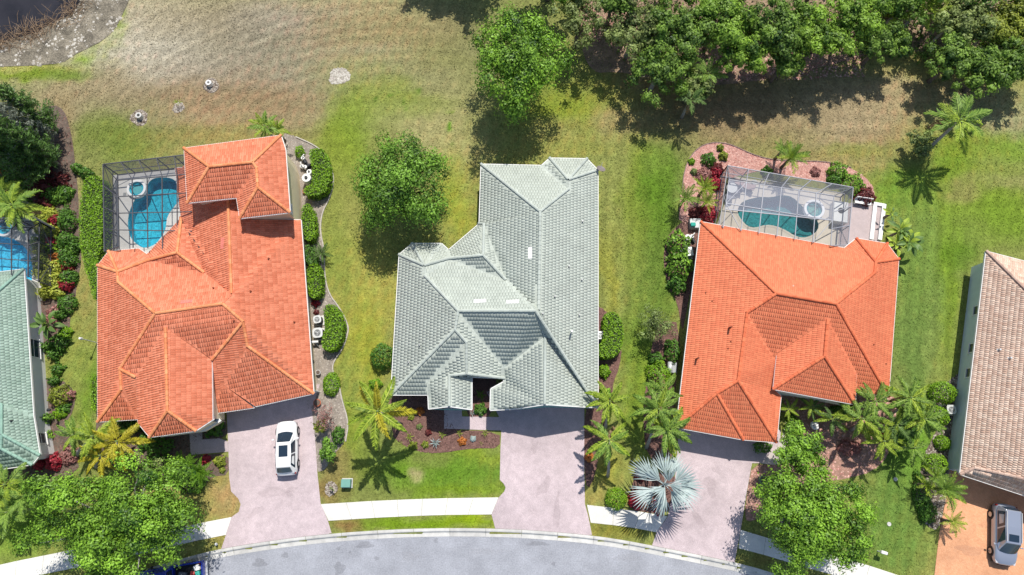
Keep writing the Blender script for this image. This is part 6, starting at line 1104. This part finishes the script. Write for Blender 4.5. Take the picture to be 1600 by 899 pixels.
def tank(label, px, py, r, h_, m='white'):
    t = thing('filter_tank', label, 'pool filter', g3(px, py, h_*.7)); t.location.z = 0; MB().cyl((0, 0), r, .05, h_, 22).build('tank', M[m], t, local=True, bevel=.05); MB().cyl((0, 0), r*.35, h_, h_+.12, 14).build('cap', M['grey_dark'], t, local=True); MB().tube([(r*.8, 0, h_*.4), (r*1.6, .1, h_*.4), (r*1.6, .1, 0)], [.045]*3, 8).build('pipe', M[m], t, local=True)
pump('uppermost white pool pump beside the comma-shaped hedge', 477, 253, .9, .5); pump('second white pool pump, next to the cream wall', 477, 264, .9, 1.2); pump('third white pool pump, nearest the hedge', 482, 262, .9, 2.2); tank('large white filter tank by the comma-shaped hedge', 480, 280, .42, 1.1); tank('small white filter tank among the pool pumps', 484, 270, .25, .8)
tank('white filter tank left of the corner of the bright orange roof', 1074, 372, .28, .9); pump('white pool pump above the square air conditioner', 1081, 375, .9, .4); pump('pool pump against the gutter of the bright orange roof', 1073, 382, .8, 2.0)
t = thing('storage_box', 'dark open-topped box with a teal bag beside the orange roof corner', 'box', g3(1084, 352)); MB().box((0, 0, .3), (1.0, .9, .6)).build('box', M['grey_mid'], t, local=True, bevel=.02); t2 = MB().box((0, 0, .0), (.45, .35, .25)).build('bag', mat('teal_cloth', (.04, .35, .28)), None, bevel=.06, label='teal bag lying on the box at the orange roof corner', cat='bag'); t2.location = g3(1083, 351, .72)
for px, py, r, h_, m, lb in ((489,567,.22,.5,'grey_dark','black flower pot on the gravel strip by the cream wall'),(499,583,.20,.45,'galv','pale pot above the bottom round shrub of the gravel strip'),(497,630,.30,.35,'terracotta','terracotta pot under the bare twiggy bush'),(477,301,.18,.3,'terracotta','small brown pot at the foot of the cream wall'),(1588-1200+0,0,0,0,'',None)):
    if not lb: continue
    t = thing('flower_pot', lb, 'flower pot', g3(px, py)); MB().tube([(0, 0, 0), (0, 0, h_*.85), (0, 0, h_*.85), (0, 0, h_)], [r*.7, r*.95, r*1.08, r*1.08], 18).build('pot', M[m], t, local=True); MB().cyl((0, 0), r*.9, h_, h_+.01, 16).build('soil', mulch_d, t, local=True)
t = thing('utility_box', 'teal-green metal utility box on the front lawn', 'utility box', g3(543, 755)); MB().box((0, 0, .05), (.9, .8, .1)).build('pad', M['kerb'], t, local=True); MB().box((0, 0, .42), (.78, .66, .6)).build('cabinet', mat('teal_green_metal', (.17, .36, .30), rough=.5, noise=(2, .9, 1.08)), t, local=True, bevel=.04); MB().box((0, -.34, .40), (.5, .03, .4)).build('door', M['teal_door'] if 'teal_door' in M else mat('teal_green_door', (.17, .39, .32), rough=.5), t, local=True)
for px, py, lb, ri in ((218,182,'pale concrete ring standing in the left mulch circle',.26),(327,131,'white round vent cap on the lawn, upper mulch circle',.24)):
    t = thing('vent_cap', lb, 'vent pipe', g3(px, py, .25)); t.location.z = 0; h_ = .5; MB().ring((0, 0), ri*.55, ri*1.15, 0, h_, 24).build('ring', M['white'] if 'white' in lb else M['kerb'], t, local=True, bevel=.02); MB().cyl((0, 0), ri*.58, 0, .12, 16).build('bottom', M['grey_dark'], t, local=True)
t = thing('lamp_post', 'thin white lamp post beside the left wall of the cream house', 'lamp post', g3(152, 536)); MB().tube([(0, 0, 0), (0, 0, 2.3)], [.04, .035], 10).build('pole', M['white'], t, local=True); MB().tube([(0, 0, 2.3), (0, 0, 2.55)], [.12, .09], 12).build('lamp_head', M['white'], t, local=True)
t = thing('wall_lantern', 'dark lantern on the white wall above the variegated shrub', 'lantern', g3(77, 641, 1.8)); MB().tube([(0, 0, -.15), (0, 0, .15)], [.09, .13], 6).build('glass', M['glass_dark'], t, local=True); MB().tube([(0, 0, .15), (0, 0, .27)], [.16, .03], 6).build('cap', M['grey_dark'], t, local=True)
t = thing('satellite_dish', 'dark satellite dish with pale arm at the back corner of the sage-roofed house', 'satellite dish', g3(939, 264, 3.0)); MB().tube([(-.25, 0, -.3), (0, 0, 0)], [.03, .03], 8).build('mast', M['galv'], t, local=True)
d = MB(); 
for r0, r1, z0, z1 in ((0.01, .15, -.06, -.05), (.15, .3, -.05, -.02), (.3, .42, -.02, .03)):
    n = 22; vs_ = [(r*math.cos(q*2*math.pi/n), r*math.sin(q*2*math.pi/n)*.95, zz) for r, zz in ((r0, z0), (r1, z1)) for q in range(n)]; d.add(vs_, [(q, (q+1) % n, n+(q+1) % n, n+q) for q in range(n)])
dd = d.build('dish', mat('dish_grey', (.20, .17, .16), rough=.5), t, local=True); dd.rotation_euler = (-.5, .3, 0); MB().bar((0, .1, .0), (.1, .45, .35), .03).build('arm', M['galv'], t, local=True)
t = thing('mailbox', 'white box on a post at the lawn edge by the right sidewalk', 'mailbox', g3(1371, 861)); MB().tube([(0, 0, 0), (0, 0, .9)], [.05, .05], 8).build('post', M['white'], t, local=True); MB().box((0, 0, 1.0), (.5, .25, .28)).build('box', M['white'], t, local=True, bevel=.05); MB().box((.26, 0, 1.0), (.02, .2, .22)).build('door', M['galv'], t, local=True); t.rotation_euler = (0, 0, -.3)
t = thing('garden_ornament', 'white coiled shell-shaped ornament before the dark entry', 'ornament', g3(1271, 664)); o = MB(); pts = [(.02*k*math.cos(k*.7), .02*k*math.sin(k*.7), .55-.02*k) for k in range(18)]; o.tube(pts, [.05+.006*k for k in range(18)], 8); o.build('coil', M['white'], t, local=True, smooth=True); MB().cyl((0, 0), .26, 0, .3, 16).build('base', M['kerb'], t, local=True)
t = thing('landscape_light', 'small path light on the verge left of the first driveway', 'path light', g3(340, 850)); MB().tube([(0, 0, 0), (0, 0, .3)], [.03, .03], 8).build('stake', M['grey_dark'], t, local=True); MB().tube([(0, 0, .3), (0, 0, .38)], [.12, .05], 12).build('cap', M['white'], t, local=True)
for px, py in ((1399,749),(1389,819)):
    t = thing('sprinkler_cover', 'pale valve cover in the right lawn, '+('upper' if py < 800 else 'lower')+' one', 'valve cover', g3(px, py)); MB().cyl((0, 0), .17, 0, .05, 18).build('lid', M['kerb'], t, local=True)
t = thing('planter', 'green round planter on the reddish bed right of the third driveway', 'planter', g3(1191, 750)); MB().ring((0, 0), .28, .36, 0, .45, 22).build('pot', mat('green_glazed_pot', (.12, .22, .14), rough=.3), t, local=True); MB().cyl((0, 0), .28, .0, .38, 18).build('soil', mulch_d, t, local=True)
# ---------------------------------------------------------------- vehicles
M['tyre'] = mat('tyre_rubber', (.02, .02, .021), rough=.8); M['rim'] = mat('alloy_rim', (.45, .46, .47), rough=.3, metal=.8)
M['car_glass'] = mat('car_glass', (.015, .03, .05), rough=.05, spec=.8, coat=.3); M['lamp_clear'] = mat('headlamp_glass', (.55, .57, .60), rough=.1, spec=.8); M['lamp_red'] = mat('tail_lamp', (.22, .015, .015), rough=.15)
M['paint_white'] = mat('white_car_paint', (.80, .80, .79), rough=.25, coat=.6); M['paint_silver'] = mat('silver_car_paint', (.42, .46, .54), rough=.28, metal=.55, coat=.5); M['paint_brown'] = mat('lower_body_paint', (.40, .40, .42), rough=.28, metal=.5, coat=.6); M['paint_blue'] = mat('dark_blue_car_paint', (.01, .03, .28), rough=.25, coat=.7); M['trim'] = mat('black_trim', (.02, .02, .022), rough=.5)
def loft(mb, secs):
    """secs: list of rings of equal length"""
    n = len(secs[0]); b = len(mb.v)
    for s in secs: mb.v += [tuple(p) for p in s]
    for i in range(len(secs)-1):
        for k in range(n): mb.f.append((b+i*n+k, b+i*n+(k+1) % n, b+(i+1)*n+(k+1) % n, b+(i+1)*n+k)); mb.a.append(.5)
    mb.f.append(tuple(b+k for k in range(n))); mb.f.append(tuple(b+(len(secs)-1)*n+k for k in reversed(range(n)))); mb.a += [.5, .5]
def car(label, name, cat, loc, rz, Lc, Wc, top, body, cab, paint, sunroof=None, rails=False, low=None):
    """body: list of (x, halfwidth factor, hood height); cab: (x belt front, x roof front, x roof rear, x belt rear, belt height)"""
    t = thing(name, label, cat, (0, 0, 0)); w_ = Wc/2
    mb = MB(); secs = []
    for x, f, zt in body:
        hw = w_*f; secs.append([(x, -hw*.90, .24), (x, -hw, .42), (x, -hw*1.0, min(zt-.12, .72)), (x, -hw*.95, zt-.10), (x, -hw*.80, zt-.015), (x, -hw*.35, zt+.015), (x, hw*.35, zt+.015), (x, hw*.80, zt-.015), (x, hw*.95, zt-.10), (x, hw*1.0, min(zt-.12, .72)), (x, hw, .42), (x, hw*.90, .24)])
    loft(mb, secs); b = mb.build('body', M[paint], t, smooth=True, local=True); sb = b.modifiers.new('sub', 'SUBSURF'); sb.levels = sb.render_levels = 1
    xf, xrf, xrr, xr, zb = cab; wb = w_*.90; wr = w_*.70
    def P(x, y, z): return Vector((x, y, z))
    bf, bb = [P(xf, s*wb*.86, zb) for s in (-1, 1)], [P(xr, s*wb*.88, zb) for s in (-1, 1)]; mfl = [P(xf-.45, s*wb, zb) for s in (-1, 1)]; mbl = [P(xr+.35, s*wb, zb) for s in (-1, 1)]; rf = [P(xrf, s*wr*.92, top-.06) for s in (-1, 1)]; rr = [P(xrr, s*wr*.92, top-.05) for s in (-1, 1)]; rm = [P((xrf+xrr)/2, s*wr, top-.02) for s in (-1, 1)]
    mb = MB(); mb.add([bf[0], mfl[0], mbl[0], bb[0], bb[1], mbl[1], mfl[1], bf[1], rf[0], rm[0], rr[0], rr[1], rm[1], rf[1]], [(0,8,13,7),(0,1,9,8),(1,2,9),(2,10,9),(2,3,10),(3,4,11,10),(4,5,11),(5,12,11),(5,6,12),(6,7,13,12),(8,9,12,13),(9,10,11,12)]); cb = mb.build('cabin', M[paint], t, local=True, bevel=.05)
    def panel(nm, q, out, m_, k=.04, sh=.90, par=t):
        c = sum(q, Vector())/4; q2 = [c+(p-c)*sh for p in q]; n = (q[1]-q[0]).cross(q[3]-q[0]).normalized(); n = n if n.dot(c-Vector((0, 0, .6))) > 0 else -n
        mb_ = MB(); mb_.add([p+n*.012 for p in q2]+[p-n*.02 for p in q2], [(0,1,2,3),(0,4,5,1),(1,5,6,2),(2,6,7,3),(3,7,4,0)]); return mb_.build(nm, m_, par, local=True)
    def bulged(nm, q, dx, lo, hi):
        mb_ = MB(); N_ = 8; vs_ = []
        for r_ in range(4):
            tz = lo+(hi-lo)*r_/3
            for k in range(N_+1): u = .05+.9*k/N_; p = q[0].lerp(q[1], u).lerp(q[3].lerp(q[2], u), tz); e_ = 1-(2*u-1)**2; vs_.append(p+Vector((dx*(e_*(1-tz)*.9+.12), 0, .018+.02*e_)))
        mb_.add(vs_, [(r_*(N_+1)+k, r_*(N_+1)+k+1, (r_+1)*(N_+1)+k+1, (r_+1)*(N_+1)+k) for r_ in range(3) for k in range(N_)]); return mb_.build(nm, M['car_glass'], t, local=True, smooth=True)
    bulged('windshield', [bf[0], bf[1], rf[1], rf[0]], .16, -.02, .97); bulged('rear_window', [bb[0], bb[1], rr[1], rr[0]], -.10, .30, .90)
    for i in (0, 1):
        a0 = mfl[i]; a1 = mbl[i]; c0 = a0.lerp(a1, .45); d0 = rf[i].lerp(rm[i], .15); d1 = rm[i]; d2 = rm[i].lerp(rr[i], .92); panel('side_window', [a0, c0, d1, d0], None, M['car_glass'], sh=.90); panel('side_window', [c0, a1, d2, d1], None, M['car_glass'], sh=.90)
    if sunroof:
        x0, x1 = sunroof; MB().box(((x0+x1)/2, 0, top-.004), (abs(x1-x0), wr*1.15, .03)).build('sunroof', M['car_glass'], t, local=True, bevel=.008)
    ax = Lc*.30
    for sx_ in (-1, 1):
        for s in (-1, 1):
            wl = MB().tube([(sx_*ax, s*(w_-.20), .34), (sx_*ax, s*(w_+.005), .34)], [.335, .335], 22).build('wheel', M['tyre'], t, local=True); MB().tube([(sx_*ax, s*(w_+.0), .34), (sx_*ax, s*(w_+.015), .34)], [.22, .20], 18).build('rim', M['rim'], wl, local=True)
            ar = MB(); pts = [(sx_*ax+.40*math.cos(q), s*(w_-.012), .34+.40*math.sin(q)) for q in [k*math.pi/10 for k in range(11)]]; ar.tube(pts, .035, 5); ar.build('wheel_arch', M['trim'], t, local=True)
    for s in (-1, 1):
        MB().box((xf-.42, s*(w_+.12), zb+.06), (.12, .20, .13)).build('wing_mirror', M[paint], t, local=True, bevel=.03); MB().box((Lc/2-.28, s*w_*.70, body[-2][2]-.06), (.28, .26, .12), -s*.35).build('headlight', M['lamp_clear'], t, local=True, bevel=.03); MB().box((-Lc/2+.16, s*w_*.80, zb-.20), (.14, .20, .18), s*.3).build('tail_light', M['lamp_red'], t, local=True, bevel=.02)
        if rails: MB().bar((xrf-.15, s*wr*.88, top+.035), (xrr+.1, s*wr*.88, top+.035), .045).build('roof_rail', M['galv'], t, local=True)
    MB().box((Lc/2-.02, 0, .50), (.06, Wc*.5, .22)).build('grille', M['trim'], t, local=True); MB().box((-Lc/2+.02, 0, .5), (.05, .5, .12)).build('licence_plate', M['white'], t, local=True); MB().box((0, 0, .25), (Lc*.92, Wc*.82, .14)).build('underbody', M['trim'], t, local=True)
    t.location = loc; t.rotation_euler = (0, 0, rz); return t
SUVB = [(-2.36,.55,.78),(-2.31,.74,.90),(-2.18,.90,1.0),(-1.9,.97,1.03),(-1.0,1,1.02),(0,1,1.0),(.8,1,1.0),(1.35,.99,.98),(1.8,.95,.92),(2.05,.87,.85),(2.22,.74,.76),(2.31,.52,.66)]
c = g3(447.5, 700, .8); car('white crossover car parked nose-in on the first driveway', 'parked_car', 'car', (c.x, c.y, .034), math.pi/2+.075, 4.5, 1.84, 1.64, [(a*.97, b, d) for a, b, d in SUVB], (1.15, .45, -1.55, -2.12, 1.0), 'paint_white', (.20, -.72))
c = g3(1571, 836, .8); car('silver sport utility vehicle parked nose-out on the orange drive', 'parked_car', 'car', (c.x, c.y, .034), -math.pi/2-.17, 4.85, 1.92, 1.80, [(a*1.04, b, d*1.05) for a, b, d in SUVB], (1.25, .60, -2.0, -2.25, 1.05), 'paint_silver', (.42, -.12), True)
# pickup truck: only its loaded bed and part of the cab come out from under the oak
def pickup(loc, rz):
    t = thing('pickup_truck', 'dark blue pickup truck at the kerb with a loaded bed, half under the street oak', 'pickup truck', (0, 0, 0)); w_ = .98; mb = MB(); secs = []
    for x, f, zt in ((-.6,1,1.15),(.4,1,1.15),(1.4,1,1.12),(2.2,.97,1.05),(2.7,.9,.95),(2.85,.7,.8)):
        hw = w_*f; secs.append([(x, -hw*.95, .35), (x, -hw, .6), (x, -hw*.97, zt-.12), (x, -hw*.8, zt), (x, hw*.8, zt), (x, hw*.97, zt-.12), (x, hw, .6), (x, hw*.95, .35)])
    loft(mb, secs); mb.build('body', M['paint_blue'], t, smooth=False, local=True, bevel=.04)
    mb = MB(); mb.add([(-.55,-.88,1.12),(1.35,-.88,1.12),(1.35,.88,1.12),(-.55,.88,1.12),(-.35,-.7,1.80),(.6,-.7,1.80),(.6,.7,1.80),(-.35,.7,1.80)], [(4,5,6,7),(0,1,5,4),(1,2,6,5),(2,3,7,6),(3,0,4,7)]); mb.build('cabin', M['paint_blue'], t, local=True, bevel=.06)
    MB().add([(1.33,-.75,1.18),(1.33,.75,1.18),(.66,.62,1.76),(.66,-.62,1.76)], [(0,1,2,3)]).build('windshield', M['car_glass'], t, local=True).location = (.02, 0, .02)
    MB().add([(-.57,-.7,1.2),(-.57,.7,1.2),(-.40,.6,1.72),(-.40,-.6,1.72)], [(0,3,2,1)]).build('rear_window', M['car_glass'], t, local=True).location = (-.02, 0, .01)
    bd = MB().box((-1.75, 0, .62), (2.3, 1.8, .08)).build('bed_floor', M['trim'], t, local=True)
    for s in (-1, 1):
        MB().box((-1.75, s*.91, .86), (2.35, .13, .56)).build('bed_side', M['paint_blue'], t, local=True, bevel=.03); MB().box((-2.75, s*.8, .95), (.1, .16, .3)).build('tail_light', M['lamp_red'], t, local=True); MB().box((1.0, s*1.08, 1.2), (.14, .24, .2)).build('wing_mirror', M['trim'], t, local=True)
        for x in (-1.75, 1.9): wl = MB().tube([(x, s*.74, .38), (x, s*.99, .38)], [.38, .38], 20).build('wheel', M['tyre'], t, local=True); MB().tube([(x, s*.985, .38), (x, s*1.0, .38)], [.24, .22], 16).build('rim', M['rim'], wl, local=True)
    MB().box((-2.93, 0, .86), (.10, 1.7, .54)).build('tailgate', M['paint_blue'], t, local=True, bevel=.03); MB().box((-3.05, 0, .5), (.16, 1.8, .16)).build('rear_bumper', M['galv'], t, local=True, bevel=.03)
    t.location = loc; t.rotation_euler = (0, 0, rz); return t
pk = g3(283, 902, .7); rzp = math.pi+.16; T = pickup((pk.x-1.1, pk.y-.15, -.1), rzp)
def in_bed(x, y, z): q = Matrix.Rotation(rzp, 3, 'Z') @ Vector((x, y, 0)); return (T.location.x+q.x, T.location.y+q.y, T.location.z+z)
for nm, lb, x, y, sz, cl in (('bag', 'white bag at the back of the pickup bed', -2.5, .45, (.5,.35,.3), (.75,.75,.72)), ('toolbox', 'red box lying in the middle of the pickup bed', -2.05, .0, (.35,.5,.3), (.5,.08,.07)), ('bucket', 'teal container near the tailgate of the pickup bed', -2.5, -.05, (.35,.35,.35), (.05,.38,.30)), ('box', 'white carton next to the teal container in the pickup bed', -2.45, -.5, (.5,.45,.3), (.78,.76,.72)), ('cooler', 'yellowish cooler beside the white bag in the pickup bed', -2.05, .55, (.3,.3,.3), (.5,.48,.2)), ('crate', 'grey crate behind the pickup cab', -1.2, .1, (.6,.9,.35), (.12,.13,.15))):
    o = MB().box((0, 0, sz[2]/2), sz).build(nm, mat(nm+'_col', cl), None, bevel=.04, label=lb, cat=nm); o.location = in_bed(x, y, .67); o.rotation_euler = (0, 0, rzp+random.uniform(-.4, .4))
